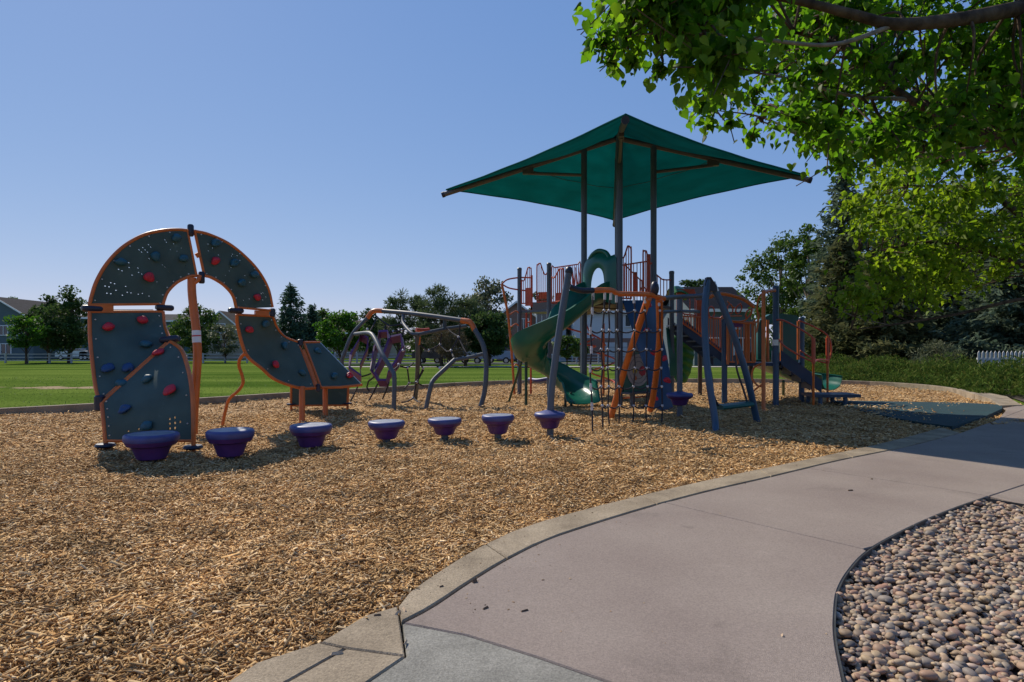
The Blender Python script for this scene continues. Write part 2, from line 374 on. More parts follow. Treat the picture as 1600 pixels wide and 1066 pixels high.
sc_ = N('ShaderNodeVectorMath'); sc_.operation = 'SCALE'; L(rp.outputs[0], sc_.inputs[0]); L(mr.outputs[0], sc_.inputs['Scale']); L(sc_.outputs[0], b.inputs['Base Color'])
b.inputs['Roughness'].default_value = 0.9; b.inputs['Specular IOR Level'].default_value = 0.15
bp = N('ShaderNodeBump'); bp.inputs['Strength'].default_value = 1.0; bp.inputs['Distance'].default_value = 0.03; L(vo.outputs['Distance'], bp.inputs['Height']); bp.invert = True; L(bp.outputs[0], b.inputs['Normal'])
M['mulch'] = m
def mulch_z(x, y):
    """gentle undulation; a bit higher along the near kerb"""
    return 0.014*np.sin(x*1.7+y*0.6) + 0.014*np.sin(y*2.1-x*0.9+1.0) + 0.012*np.sin(x*4.3+1.3+np.sin(y*1.9))*np.sin(y*3.7+np.sin(x*2.3)) + 0.006*np.sin(x*9.1+2*np.sin(y*2.7))*np.sin(y*8.3) - 0.014
gx = np.arange(-15, 13.01, 0.2); gy = np.arange(0.4, 26, 0.2)
XX, YY = np.meshgrid(gx, gy); ZZ = mulch_z(XX, YY)
cxm = (XX[:-1,:-1]+0.1).ravel(); cym = (YY[:-1,:-1]+0.1).ravel()
k = np.flatnonzero(inside(cxm, cym, mulch_poly)); nxx = len(gx)
# widen by one cell so that it tucks under the kerbs
keep = np.zeros(((len(gy)-1), (nxx-1)), bool); keep.ravel()[k] = True
kk = keep.copy(); kk[1:] |= keep[:-1]; kk[:-1] |= keep[1:]; kk[:,1:] |= keep[:,:-1]; kk[:,:-1] |= keep[:,1:]
jj, ii = np.nonzero(kk); a = jj*nxx+ii
tr = np.concatenate([np.stack([a, a+1, a+nxx+1], 1), np.stack([a, a+nxx+1, a+nxx], 1)])
np_mesh('mulch_ground', np.stack([XX.ravel(), YY.ravel(), ZZ.ravel()], 1), tr, M['mulch'], smooth=True)['kind'] = 'structure'

# loose wood chips (nobody could count them)
def chips(n, y0, y1, ls, zs, seed):
    g = np.random.default_rng(seed)
    y = np.sqrt(g.uniform(y0*y0, y1*y1, n*2)); x = g.uniform(-0.93, 0.93, n*2)*y
    ok = inside(x, y, mulch_poly); x, y = x[ok][:n], y[ok][:n]; n = len(x)
    Ln = np.clip(g.lognormal(math.log(ls*.93), 0.47, n), 0.010, 0.12); Wd = np.clip(g.lognormal(math.log(ls*0.27), 0.36, n), 0.004, 0.026)
    H = Wd*g.uniform(0.35, 0.9, n); yaw = g.uniform(0, 2*np.pi, n); pit = g.normal(0, 0.30, n); rol = g.normal(0, 0.5, n)
    z = mulch_z(x, y) + g.uniform(0.0, 1, n)**1.5*zs + Ln/2*np.abs(np.sin(pit))*0.5
    loc = np.zeros((n, 6, 3)); tp1 = g.uniform(0.5, 1, n); tp2 = g.uniform(0.4, 1, n); off = g.uniform(-0.6, 0.6, n)
    bend = g.normal(0, 0.12, n)*Ln
    for q, (sx_, w, hh, tt) in enumerate(((-1,-1,0,tp1),(-1,1,0,tp1),(-1,0,1,tp1),(1,-1,0,tp2),(1,1,0,tp2),(1,0,1,tp2))):
        loc[:,q,0] = sx_*Ln/2*(1 if w else 0.86); loc[:,q,1] = (w*Wd/2*tt if w else off*Wd/2) + bend*(sx_ > 0); loc[:,q,2] = hh*H
    cr, sr = np.cos(rol)[:,None], np.sin(rol)[:,None]
    yy, zz = loc[...,1]*cr - loc[...,2]*sr, loc[...,1]*sr + loc[...,2]*cr
    cp, sp_ = np.cos(pit)[:,None], np.sin(pit)[:,None]
    xx, zz = loc[...,0]*cp - zz*sp_, loc[...,0]*sp_ + zz*cp
    cy, sy = np.cos(yaw)[:,None], np.sin(yaw)[:,None]
    v = np.stack([xx*cy - yy*sy + x[:,None], xx*sy + yy*cy + y[:,None], zz + z[:,None]], -1)
    tri = np.array([(0,2,1),(3,4,5),(0,3,5),(0,5,2),(1,2,5),(1,5,4),(0,1,4),(0,4,3)])
    return v.reshape(-1, 3), (tri[None] + (np.arange(n)*6)[:,None,None]).reshape(-1, 3)
M['chips'] = island_mat('wood_chip_wood', [(0.15,0.08,0.034), (0.41,0.230,0.090), (0.51,0.300,0.122), (0.57,0.362,0.162), (0.63,0.425,0.212), (0.70,0.53,0.32)], 0.85, spec=0.15, var_scale=40, patch=True)
vs, ts, o = [], [], 0
for args in ((70000, 1.7, 4.2, 0.031, 0.03, 1), (76000, 4.2, 7.5, 0.034, 0.028, 2), (42000, 7.5, 12, 0.05, 0.028, 3), (24000, 12, 23, 0.065, 0.03, 4)):
    v_, t_ = chips(*args); vs.append(v_); ts.append(t_+o); o += len(v_)
tag(np_mesh('wood_chips', np.concatenate(vs), np.concatenate(ts), M['chips']), 'tan wood chips heaped loosely over the whole play area', 'wood chips', kind='stuff')

# ------------------------------------------------------------------ near kerb, piece by piece
kerb = bpy.data.objects.new('kerb', None); COL.objects.link(kerb); kerb['kind'] = 'structure'
def slab(poly, depth, m, name, parent, gap=0.004, bev=0.006):
    """a cast piece: outline shrunk by half a joint, with an eased top edge"""
    poly = [Vector((p[0], p[1], p[2])) for p in poly]; n = len(poly)
    ar = sum(poly[i].x*poly[(i+1) % n].y - poly[(i+1) % n].x*poly[i].y for i in range(n))
    if ar < 0: poly = poly[::-1]
    def inset(d):
        r = []
        for i in range(n):
            a, b_, c = poly[i-1], poly[i], poly[(i+1) % n]
            d1 = (b_-a); d2 = (c-b_); d1.z = d2.z = 0
            if d1.length < 1e-6 or d2.length < 1e-6: r.append(b_.copy()); continue
            n1 = Vector((-d1.y, d1.x, 0)).normalized(); n2_ = Vector((-d2.y, d2.x, 0)).normalized()
            h = (n1+n2_); h = h.normalized() if h.length > 1e-6 else n1
            k_ = d/max(0.35, h.dot(n1)); r.append(b_ + h*k_)
        return r
    a, b_ = inset(gap), inset(gap+bev); z = Vector((0,0,1))
    vs = [p - z*depth for p in a] + [p - z*bev for p in a] + b_
    fs = [tuple(range(2*n, 3*n))] + [(i, (i+1) % n, n+(i+1) % n, n+i) for i in range(n)] + [(n+i, n+(i+1) % n, 2*n+(i+1) % n, 2*n+i) for i in range(n)]
    return MB().add(vs, fs).build(name, m, parent, smooth=False)
def lerp_line(pts, t):
    """point at fraction t of a polyline"""
    d = [0]
    for i in range(1, len(pts)): d.append(d[-1] + (pts[i]-pts[i-1]).length)
    s = t*d[-1]
    for i in range(1, len(pts)):
        if s <= d[i] + 1e-9: return pts[i-1].lerp(pts[i], (s-d[i-1])/max(1e-9, d[i]-d[i-1]))
    return pts[-1].copy()
A0, A1 = G(356,1064,KT), G(446,1066,KT)
slab([A0 + V(-0.55,-1.1,0), A0, *gk([(401,1034),(499,1003),(541,1012.5)]), A1, A1+V(-0.5,-1.1,0)], 0.2, M['kerb'], 'kerb_segment', kerb)
slab([A1 + V(-0.5,-1.1,0), A1, *gk([(541,1012.5),(634,1025),(574,1066)]), G(574,1066,KT)+V(-0.5,-1.1,0)], 0.2, M['kerb'], 'kerb_segment', kerb)
slab(gk([(499,1003),(570,961),(622,946),(626,972),(634,1025),(541,1012.5)]), 0.2, M['kerb'], 'kerb_segment', kerb)
Ki2, Ko2 = catmull(Ki, 6), catmull(Ko, 6)
Ki2[0] = G(622,946,KT)
cuts = [0, 0.10, 0.28, 0.46, 0.64, 0.82, 1.0]
for a_, b_ in zip(cuts[:-1], cuts[1:]):
    slab([lerp_line(Ki2, a_+(b_-a_)*k/6) for k in range(7)] + [lerp_line(Ko2, b_-(b_-a_)*k/6) for k in range(7)], 0.2, M['kerb'], 'kerb_segment', kerb)
# ------------------------------------------------------------------ far kerb (stands 0.14 above the mulch)
fk = catmull(FI, 4); nseg = 15
def off(pts, d):
    r = []
    for i, p in enumerate(pts):
        t_ = pts[min(i+1, len(pts)-1)] - pts[max(i-1, 0)]; t_.z = 0; t_.normalize(); r.append(p + Vector((-t_.y, t_.x, 0))*d)
    return r
fo = off(fk, 0.17)
for s in range(nseg):
    a_, b_ = s/nseg, (s+1)/nseg
    q = [lerp_line(fk, a_+(b_-a_)*k/5) + V(0,0,0.14) for k in range(6)] + [lerp_line(fo, b_-(b_-a_)*k/5) + V(0,0,0.14) for k in range(6)]
    slab(q, 0.3, M['kerb'], 'kerb_segment', kerb)
# kerb turning down to the accessible entry at the far right
E = [G(1522,624,0), G(1545,630,0), G(1562,638,0)]
eo = [G(1530,613,0.1), G(1575,621,0.1), G(1598,633,0.06)]
slab([E[0]+V(0,0,0.14), E[1]+V(0,0,0.11), E[2]+V(0,0,0.06), eo[2], eo[1]+V(0,0,0.02), eo[0]+V(0,0,0.04)], 0.3, M['kerb'], 'kerb_segment', kerb, gap=0.01)

# ------------------------------------------------------------------ path slabs
path = bpy.data.objects.new('path', None); COL.objects.link(path); path['kind'] = 'structure'
PT = 0.042
gp = lambda l: [G(a, b_, PT) for a, b_ in l]
rock_edge = [(1332,1120),(1318,1060),(1306,1000),(1305,960),(1310,922),(1328,890),(1356,861),(1400,835),(1450,811),(1500,791),(1538,778)]
RE = catmull(gp(rock_edge), 4)
def re_slice(y0, y1):
    return [p for p in RE if y0 < HY + (CH-PT)*F/p.y < y1]
KoP = lambda lo, hi: [Vector((p.x, p.y, PT)) for p in Ko2 if lo <= CX + F*p.x/p.y <= hi]
# blue-grey foreground slab
slab([G(574,1066,PT)+V(-0.5,-1.2,0), *gp([(574,1066),(634,1025),(628,973),(731,993),(840,1027),(960,1069)]), G(960,1069,PT)+V(0.75,-0.95,0)], 0.15, M['slab_grey'], 'slab', path, 0.003)
# mauve slabs between seams
slab([G(960,1069,PT)+V(0.75,-0.95,0), *gp([(960,1069),(840,1027),(731,993),(628,973)]), *KoP(627, 1030), *gp([(1037,785),(1350,858)]), *[p for p in RE[::-1] if p.y < G(1352,860,PT).y], G(1332,1120,PT)+V(0.02,-0.9,0)], 0.15, M['slab'], 'slab', path, 0.004)
slab([*gp([(1350,858),(1037,785)]), *KoP(1040, 1255), *gp([(1262,731.5),(1430,757),(1546,775)]), *[p for p in RE[::-1] if p.y > G(1352,860,PT).y and p.y < G(1530,780,PT).y]], 0.15, M['slab'], 'slab', path, 0.005)
slab([*gp([(1430,757),(1262,731.5)]), *KoP(1265, 1400), *gp([(1408,700),(1600,712),(1700,718)]), *gp([(1690,728),(1546,775)])], 0.15, M['slab'], 'slab', path, 0.002)
slab([*gp([(1546,775),(1690,728),(1760,722)]), V(9.5,6.6,PT), V(9.5,3.9,PT), *gp([(1600,788)])], 0.15, M['slab'], 'slab', path, 0.005)
slab([*gp([(1600,712),(1408,700)]), *KoP(1414, 1500), *gp([(1560,655),(1600,640),(1660,634)]), V(14.5,12.5,PT), V(12.5,8.0,PT), V(9.0,7.2,PT)], 0.15, M['slab'], 'slab', path, 0.002)
slab([*gp([(1600,640),(1560,655)]), V(10.2,12.4,PT), *gp([(1566,638),(1590,634)]), V(13.6,14.6,PT), V(15.5,15.6,PT), V(14.5,12.5,PT)], 0.15, M['slab'], 'slab', path, 0.002)
# teal rubber entry ramp
mbr = MB()
ra = [G(1300,626,0.012), G(1400,628,0.02), G(1500,629.5,0.03), G(1566,633,0.045)]
rb = [G(1345,642,0.012), G(1400,654,0.012), G(1440,661,0.012), G(1488,667,0.045), G(1540,651,0.047), G(1566,639,0.047)]
mbr.prism([p + V(0,0,-0.06) for p in ra + rb[::-1]], (0,0,0.068))
mbr.build('rubber_ramp', M['rubber'], smooth=False)['kind'] = 'structure'

# ------------------------------------------------------------------ river rock bed
RB = [Vector((p.x, p.y, 0)) for p in RE] + [G(1600,788,0), V(9.4,3.9,0), V(9.4,0.5,0), V(1.15,0.5,0)]
poly_rb = [(p.x, p.y) for p in RB]
bed = poly_obj('rock_bed', RB, mat('dark_bed_soil', (0.06,0.045,0.035), 0.95, 0.3, 20), z=-0.02, kind='structure')
edg = MB()
ev = [p for p in RE] + gp([(1600,788)]) + [V(9.4,3.9,PT)]
edg.sheet([[p + V(0,0,-0.1) for p in ev], [p + V(0,0,0.001) for p in ev]], 0.007)
tag(edg.build('metal_edging', M['edging']), 'thin dark steel edging strip curving between pale path and river rocks', 'edging')
rock_cols = [(0.09,0.085,0.085), (0.28,0.195,0.125), (0.37,0.27,0.175), (0.30,0.165,0.11), (0.39,0.305,0.21), (0.20,0.17,0.15), (0.41,0.295,0.17), (0.33,0.205,0.15), (0.52,0.44,0.35)]
def rock_material(name, obj):
    m = island_mat(name, rock_cols, 0.62, obj=obj, spec=0.35, var_scale=22); 
    for nd in m.node_tree.nodes:
        if nd.type == 'VALTORGB': nd.color_ramp.interpolation = 'CONSTANT' if False else 'LINEAR'
    return m
M['rock'] = rock_material('river_rock_stone', True); M['rocks'] = rock_material('river_rock_stones', False)
import bmesh
def ico(sub):
    bm = bmesh.new(); bmesh.ops.create_icosphere(bm, subdivisions=sub, radius=1)
    v = np.array([tuple(q.co) for q in bm.verts]); f = np.array([[q.index for q in fc.verts] for fc in bm.faces]); bm.free(); return v, f
IV, IF = ico(2)
def rock_shape(g):
    d = g.normal(size=(5, 3)); d /= np.linalg.norm(d, axis=1)[:, None]; v = IV.copy(); k = np.ones(len(v))
    for q in d: k += g.uniform(-0.16, 0.13)*np.maximum(0, v@q)**2
    v = v*k[:, None]; v *= np.array([1.0, g.uniform(0.62, 0.95), g.uniform(0.42, 0.68)]); return v
g = np.random.default_rng(5)
shapes = [rock_shape(g) for _ in range(14)]
N_ = 22000
yy = g.uniform(0.9, 5.4, N_*3); xx = g.uniform(1.0, 6.0, N_*3)
ok = inside(xx, yy, poly_rb) & (xx < 0.90*yy+0.3) & (yy > 1.7); xx, yy = xx[ok], yy[ok]
# thin out with a dart-throwing grid so that stones mostly sit side by side, then a second looser layer
pts = []; cell = {}
for x, y in zip(xx, yy):
    s = min(0.044, max(0.010, abs(g.normal(0.0152, 0.0066)))); z = -0.005; c = (int(x/0.045), int(y/0.045)); hit = 0
    for di in (-1,0,1):
        for dj in (-1,0,1):
            for q in cell.get((c[0]+di, c[1]+dj), ()):
                dd = math.hypot(q[0]-x, q[1]-y)
                if dd < (q[2]+s)*0.78: hit += 1; z = max(z, q[4]+0.55*min(q[2], s))
    if hit > 2 or z > 0.03: continue
    e = (x, y, s, len(pts), z); cell.setdefault(c, []).append(e); pts.append(e)
dist = np.array([(-(p[2])/p[1]) for p in pts]); vis = np.argsort(dist)
big = set(int(i) for i in vis[:300]); vs, ts, o = [], [], 0
rock_me = []
for s in shapes:
    me = bpy.data.meshes.new('river_rock'); me.from_pydata([tuple(q) for q in s], [], [tuple(int(z) for z in q) for q in IF]); me.polygons.foreach_set('use_smooth', [True]*len(me.polygons)); me.materials.append(M['rock']); rock_me.append(me)
for i, (x, y, s, _, z) in enumerate(pts):
    e = (g.normal(0, 0.22), g.normal(0, 0.22), g.uniform(0, 6.28)); k = int(g.integers(len(shapes)))
    if i in big:
        ob = bpy.data.objects.new('river_rock', rock_me[k]); COL.objects.link(ob); ob.location = (x, y, z+s*0.35); ob.rotation_euler = e; ob.scale = (s*1.25,)*3; ob.parent = bed
    else:
        mt = np.array(Matrix.LocRotScale(Vector((x,y,z+s*0.35)), __import__('mathutils').Euler(e), Vector((s*1.25,)*3)))
        vs.append(shapes[k]@mt[:3,:3].T + mt[:3,3]); ts.append(IF+o); o += len(IV)
tag(np_mesh('river_rock', np.concatenate(vs), np.concatenate(ts), M['rocks'], parent=bed, smooth=True), kind='stuff')

# a few stray chips and pebbles on the concrete
def chip_thing(px, py, L_, W_, yaw, label, m, z=KT):
    p = G(px, py, z); mb = MB(); c, s = math.cos(yaw), math.sin(yaw)
    a = Vector((c, s, 0)); bb = Vector((-s, c, 0))
    mb.add([p-a*L_/2-bb*W_/2, p-a*L_/2+bb*W_/2*.8, p+a*L_/2*.9+bb*W_/2, p+a*L_/2-bb*W_/2*.5, p-a*L_/2*.8+V(0,0,W_*.7), p+a*L_/2*.7+V(0,0,W_*.8)], [(3,2,1,0),(0,3,5,4),(2,1,4,5),(0,4,1),(3,2,5)])
    tag(mb.build('wood_chip', m, smooth=False), label, 'wood chip', 'stray chips on the concrete')
M['chip1'] = mat('single_chip_pale', (0.52,0.38,0.25), 0.85, 0.2, 60); M['chip2'] = mat('single_chip_dark', (0.14,0.08,0.045), 0.85, 0.3, 60)
for a in ((527,1022,0.05,0.014,0.3,'pale chip lying across the kerb joint at the bottom corner',M['chip1']), (622,958,0.045,0.013,1.2,'pale chip stuck in the kerb joint where the mulch ends',M['chip1']),
          (632,953,0.05,0.012,2.0,'long pale chip at the kerb joint beside the mulch',M['chip1']), (590,962,0.035,0.01,0.2,'small dark chip on the angled kerb piece near the mulch',M['chip2']),
          (742,910,0.028,0.022,0.6,'squat brown chip beside the kerb on the mauve slab',M['chip2']), (759,951,0.035,0.012,0.8,'brown sliver alone in the middle of the near mauve slab',M['chip2']),
          (820,955,0.04,0.01,0.5,'dark sliver further right on the near mauve slab',M['chip2']), (1223,994,0.022,0.012,1.3,'tan chip on the path near the rock bed edge',M['chip1']),
          (690,917,0.025,0.01,0.7,'tiny dark chip on the kerb beside the mulch curve',M['chip2']), (1329,767,0.05,0.014,0.1,'dark twig-like chip on the path near the far seam',M['chip2']),
          (634,1004,0.035,0.012,1.5,'pale chip in the joint between kerb and grey slab',M['chip1'])):
    chip_thing(*a, z=KT if a[0] < 700 else PT)

# crumbs of bark and grit swept onto kerb and slabs, thickest beside the mulch
g = np.random.default_rng(44); vs, ts, o = [], [], 0
kx = np.array([(p.x, p.y) for p in Ki2])
for i in range(420):
    p = kx[g.integers(len(kx))]; d_ = abs(g.normal(0, .35))*(1 if g.random() < .8 else 3); q = p + np.array([.62, -.55])*d_*1.0 + g.normal(0,.06,2)
    if inside(np.array([q[0]]), np.array([q[1]]), mulch_poly)[0] or inside(np.array([q[0]]), np.array([q[1]]), poly_rb)[0]: continue
    L_ = min(.022, g.lognormal(math.log(.006), .5)); W_ = L_*g.uniform(.25,.7); a = g.uniform(0, 6.28); c_, s_ = math.cos(a), math.sin(a)
    A = np.array([c_, s_, 0])*L_/2; B = np.array([-s_, c_, 0])*W_/2; P0 = np.array([q[0], q[1], (KT if d_ < .16 else PT)+.001])
    vs.append(np.array([P0-A-B, P0-A+B*.7, P0+A+B, P0+A*.8-B*.6, P0-A*.5+[0,0,W_*.6], P0+A*.5+[0,0,W_*.7]])); ts.append(np.array([(0,1,4),(1,2,5),(1,5,4),(2,3,5),(3,0,4),(3,4,5)])+o); o += 6
M['crumbs'] = island_mat('bark_crumbs', [(.06,.04,.025),(.16,.10,.055),(.30,.2,.12),(.42,.31,.2)], .9, spec=.15)
tag(np_mesh('bark_crumbs', np.concatenate(vs), np.concatenate(ts), M['crumbs']), 'tiny bark crumbs and grit strewn on the kerb and path beside the mulch', 'debris', kind='stuff')
# ================================================================== STEPPING PODS
def pod(px, py_base, py_top, wpx, label, post=None):
    b0 = G(px, py_base); Y = b0.y; r = wpx/2/F*Y; zt = CH - (py_top-HY)/F*Y
    t = thing('stepping_pod', b0, label, 'stepping pod', 'purple stepping pods in a curving row')
    h = zt - 0.07
    zb = min(0.085, 0.02 + (py_base-684)*-0.0004 + 0.05) if py_base < 700 else 0.02
    body = MB().lathe([(r*0.46, zb), (r*0.53, zb+0.012), (r*0.62, zb+(zt-zb)*0.28), (r*0.70, zb+(zt-zb)*0.46), (r*0.73, zb+(zt-zb)*0.50), (r*0.88, zb+(zt-zb)*0.56), (r*0.97, zb+(zt-zb)*0.72)], b0, 40)
    body.build('pod_body', M['purple'], t, ang=30)
    MB().lathe([(r*0.97, zb+(zt-zb)*0.72), (r*1.0, zb+(zt-zb)*0.78), (r*1.0, zt-0.035), (r*0.985, zt-0.016), (r*0.94, zt-0.004), (r*0.86, zt), (r*0.845, zt-0.004)], b0, 40).build('pod_rim', M['pod_rim'], t, ang=40)
    MB().lathe([(r*0.855, zt-0.01), (r*0.85, zt-0.003), (r*0.5, zt-0.001), (r*0.05, zt)], b0, 40).build('pod_top', M['pod_top'], t, ang=60)
    MB().lathe([(0.052, -0.1), (0.052, zb+0.01)], b0, 16).build('pod_stem', M['slate'], t)
    return t
pod(237, 720, 677, 78, 'largest purple pod at the near left, in front of the tall arch leg')
pod(360, 715, 671, 70, 'purple pod second from the left, right of the arch leg')
pod(486, 700, 663, 64, 'purple pod third from left, below the tail of the climbing wall')
pod(604, 693, 657.5, 57, 'purple pod with pale flat top at the middle of the row, fourth from left')
pod(695, 686.5, 653.5, 53, 'purple pod fifth from left, just right of the middle one')
pod(778, 685, 648, 51, 'purple pod on a visible stem, left neighbour of the leaning pole pod')

# ================================================================== CLIMBING ARCH
ar = thing('climbing_arch', G(235, 706), 'tall ribbon-shaped arch of slate climbing panels edged in orange tube', 'climbing wall')
def aY(px):                                              # depth of the arch's own upright plane
    k = (px-800)/940; return 8 + (k*8+5.62)/(1.57-2.2*k)*2.2
def aP(px, py): return P(px, py, aY(px))
def resamp(pts, n): 
    c = catmull(pts, 8); return [lerp_line(c, i/(n-1)) for i in range(n)]
def panel(outer, inner, ni, nj, nholes=0, seed=0, spots=None):
    o_, i_ = resamp(outer, ni), resamp(inner, ni)
    rows = [[o_[i].lerp(i_[i], j/(nj-1)) for j in range(nj)] for i in range(ni)]
    holes = set()
    if spots:
        for (px, py) in spots:
            best = min(((i, j) for i in range(ni-1) for j in range(nj-1)), key=lambda q: (lambda p: (CX+F*p.x/p.y-px)**2 + (HY-F*(p.z-CH)/p.y-py)**2)((rows[q[0]][q[1]]+rows[q[0]+1][q[1]+1])/2))
            holes.add(best)
    MB().sheet(rows, 0.018, holes).build('climbing_panel', M['panel'], ar, ang=30)
    return rows
def rail(pts, r=0.024, name='edge_rail', m='orange', n=10):
    return MB().tube(pts, r, n).build(name, M[m], ar)
def z1(zx, zy): return (120+zx*.20632, 340+zy*.20638)
def z2(zx, zy): return (120+zx*.20632, 500+zy*.20638)
def z3(zx, zy): return (400+zx*.20632, 440+zy*.20638)
outL = [aP(*z1(*q)) for q in ((97,665),(110,600),(150,480),(230,345),(350,222),(500,135),(640,100),(760,92),(838,98))]
inL = [aP(*z1(*q)) for q in ((652,665),(660,630),(690,560),(760,490),(850,447),(905,440))]
spotsL = [z1(*q) for q in ((670,175),(685,195),(728,202),(494,218),(540,214),(473,246),(517,240),(563,234),(494,268),(541,262),(715,252),(792,241),(760,258),(775,282),(548,318),(362,328),(395,344),(315,383),(385,378),(346,398),(468,380),(460,414),(420,434),(492,430),(650,360),(674,383),(700,404),(822,364),(600,484),(246,496),(283,505),(214,527),(252,535),(290,543),(221,566),(260,573),(370,520),(377,560),(346,590),(414,566),(464,576),(503,582),(542,590))]
rowsL = panel(outL, inL, 56, 20, spots=spotsL)
outR = [aP(*z1(*q)) for q in ((895,103),(1000,128),(1150,197),(1280,300),(1380,412),(1450,540),(1482,680))]
inR = [aP(*z1(*q)) for q in ((965,440),(1020,455),(1110,510),(1180,590),(1208,690))]
spotsR = [z1(*q) for q in ((998,208),(1033,232),(995,260),(1063,284),(1022,380),(1166,378),(1155,402),(1133,436),(1182,272),(1216,290),(1180,292),(1236,318),(1272,440),(1312,495),(1268,626),(1396,575),(1410,570),(1428,596),(1408,630),(1308,618))]
rowsR = panel(outR, inR, 44, 20, spots=spotsR)
# bars either side of the slot at the top and below each quarter
def bar(a, b_, r=0.02): return rail([a, b_], r, 'cross_rail')
bar(aP(*z1(838,100)), aP(*z1(905,438))); bar(aP(*z1(893,105)), aP(*z1(965,438)))
bar(aP(*z1(905,270)), aP(*z1(925,300)), 0.03); bar(aP(*z1(100,660)), aP(*z1(652,655))); bar(aP(*z1(1212,680)), aP(*z1(1482,705)))
rail(catmull(outL, 8)); rail(catmull(inL, 8)); rail(catmull(outR, 8)); rail(catmull(inR, 8))
rail([outL[-1], aP(862/4.847+120, 340+98/4.847), outR[0]], 0.022)
rail([inL[-1], inR[0]], 0.022)
# upper left leg panel: swings out of the plane towards the viewer as it comes down
lo = [aP(*z1(97,715)), P(*z1(100,900), 7.93), P(*z2(120,340), 7.8), P(*z2(145,520), 7.7), P(*z2(178,622), 7.62)]
li = [aP(*z1(652,712)), P(*z1(665,820), 8.7), P(*z1(695,900), 8.5), P(*z2(705,155), 8.32)]
rowsA = panel(lo, [li[0], li[1], li[2], li[3]], 24, 16)
rail(catmull(lo, 8)); rail(catmull(li, 8)); bar(lo[0], li[0])
bar(lo[-1], li[-1], 0.022)
# lower leg panel
fo_ = [P(*z2(190,628), 7.58), P(*z2(205,760), 7.5), P(*z2(218,915), 7.46)]
fi_ = [P(*z2(712,165), 8.28), P(*z2(790,225), 8.05), P(*z2(832,330), 7.8), P(*z2(862,460), 7.6), P(*z2(880,640), 7.48), P(*z2(884,915), 7.42)]
rowsB = panel(fo_, fi_, 26, 18, spots=[z2(*q) for q in ((710,740),(757,730),(735,777),(686,786),(783,770),(712,825),(760,816),(470,825),(375,843))])
rail(catmull(fo_ + [P(*z2(222,1000), 7.46)], 8), 0.027); rail(catmull(fi_ + [P(*z2(884,1010), 7.42)], 8), 0.027); bar(fo_[0], fi_[0], 0.022); bar(fo_[-1], fi_[-1], 0.02)
# tail: quarter that sweeps out, then the flared end
to = [P(*z1(1484,748), 10.22), P(*z3(160,350), 10.4), P(*z3(220,420), 10.7), P(*z3(318,462), 11.0)]
ti = [aP(*z1(1212,735)), P(*z1(1220,830), 9.72), P(*z3(-75,550), 9.8), P(*z3(40,655), 9.95), P(*z3(150,745), 10.15), P(*z3(330,805), 10.5), P(*z3(450,805), 10.75)]
rowsC = panel(to, ti, 28, 14)
rail(catmull(to, 8)); rail(catmull(ti, 8), 0.027); bar(to[0], ti[0]); bar(to[-1], ti[-1])
e1 = [P(*z3(365,462), 11.05), P(*z3(480,460), 11.45)]; e2 = [P(*z3(492,802), 10.82), P(*z3(640,800), 11.15), P(*z3(800,782), 11.65)]
rowsD = [[(e1[0].lerp(e2[0], j/11)).lerp(e1[1].lerp(e2[2], j/11), i/13) for j in range(12)] for i in range(14)]
MB().sheet(rowsD, 0.018).build('climbing_panel', M['panel'], ar)
rail(e1); rail(e2, 0.027); bar(e1[0], e2[0]); MB().tube([e1[1], e2[2]], 0.014, 8).build('cross_rail', M['steel'], ar)
mid = [P(*z3(352,530), 10.95), P(*z3(440,780), 10.78)]
MB().tube([P(*z3(352,525), 10.98), P(*z3(400,640), 10.9), P(*z3(450,790), 10.78)], 0.05, 10).build('connector_tube', M['orange'], ar)
# rear leg panel under the tail
r1 = [P(455, 585, 12.7), P(545, 583, 12.9)]; r2 = [P(455, 634, 12.7), P(543, 633, 12.9)]
MB().sheet([[r1[0].lerp(r2[0], j/5) for j in range(6)], [r1[1].lerp(r2[1], j/5) for j in range(6)]], 0.018).build('climbing_panel', M['panel'], ar)
for a_, b_ in zip(r1, r2): rail([a_, b_, V(b_.x, b_.y, -0.08)], 0.026)
bar(r2[0], r2[1]); bar(r1[0], r1[1])
MB().sheet([[e1[0].lerp(r1[0], j/5) for j in range(6)], [e1[1].lerp(r1[1], j/5) for j in range(6)]], 0.018).build('climbing_panel', M['panel'], ar)
for q in (V(r2[0].x, r2[0].y, 0.12), V(r2[1].x, r2[1].y, 0.12)): MB().lathe([(0.09,-0.015),(0.10,0),(0.09,0.015)], q, 16).build('foot_collar', M['navy'], ar)
# support posts
for pts, r in (([P(472,604,10.5), G(472,661)-V(0,0,.1)], 0.05), ([P(508,603,11.4), G(508.5,652)-V(0,0,.1)], 0.048)):
    MB().tube(pts, r, 14).build('support_post', M['orange'], ar)
cp = [(299.5,434,9.1),(299.8,455,9.1),(302.6,484,9.1),(306.7,517,9.08),(308.5,559,9.05),(306,600,9.02),(303.5,640,9.0),(302,679,8.98)]
MB().tube(catmull([P(*q) for q in cp], 5), 0.06, 16).build('support_post', M['orange'], ar)
MB().tube(catmull([P(*z1(930,440), 9.15), P(*z1(920,470), 9.12), P(*z1(890,495), 9.1), P(*z1(868,490), 9.1)], 6), 0.03, 8).build('post_bracket', M['orange'], ar)
st = MB()
st.tube([P(306.9,517,9.08), P(307.6,536,9.06)], 0.0625, 16, caps=False); st.build('warning_sticker', M['sticker'], ar)
MB().tube([P(307.0,524,9.07), P(307.15,526,9.07)], 0.0632, 16, caps=False).build('sticker_stripe', M['red_print'], ar)
wp = [(383,551.6,9.76),(375,561,9.8),(373.5,572,9.85),(378,586,9.9),(379.5,599,9.92),(372,611,9.94),(358,624,9.96),(352,643,9.98),(347,668,9.98)]
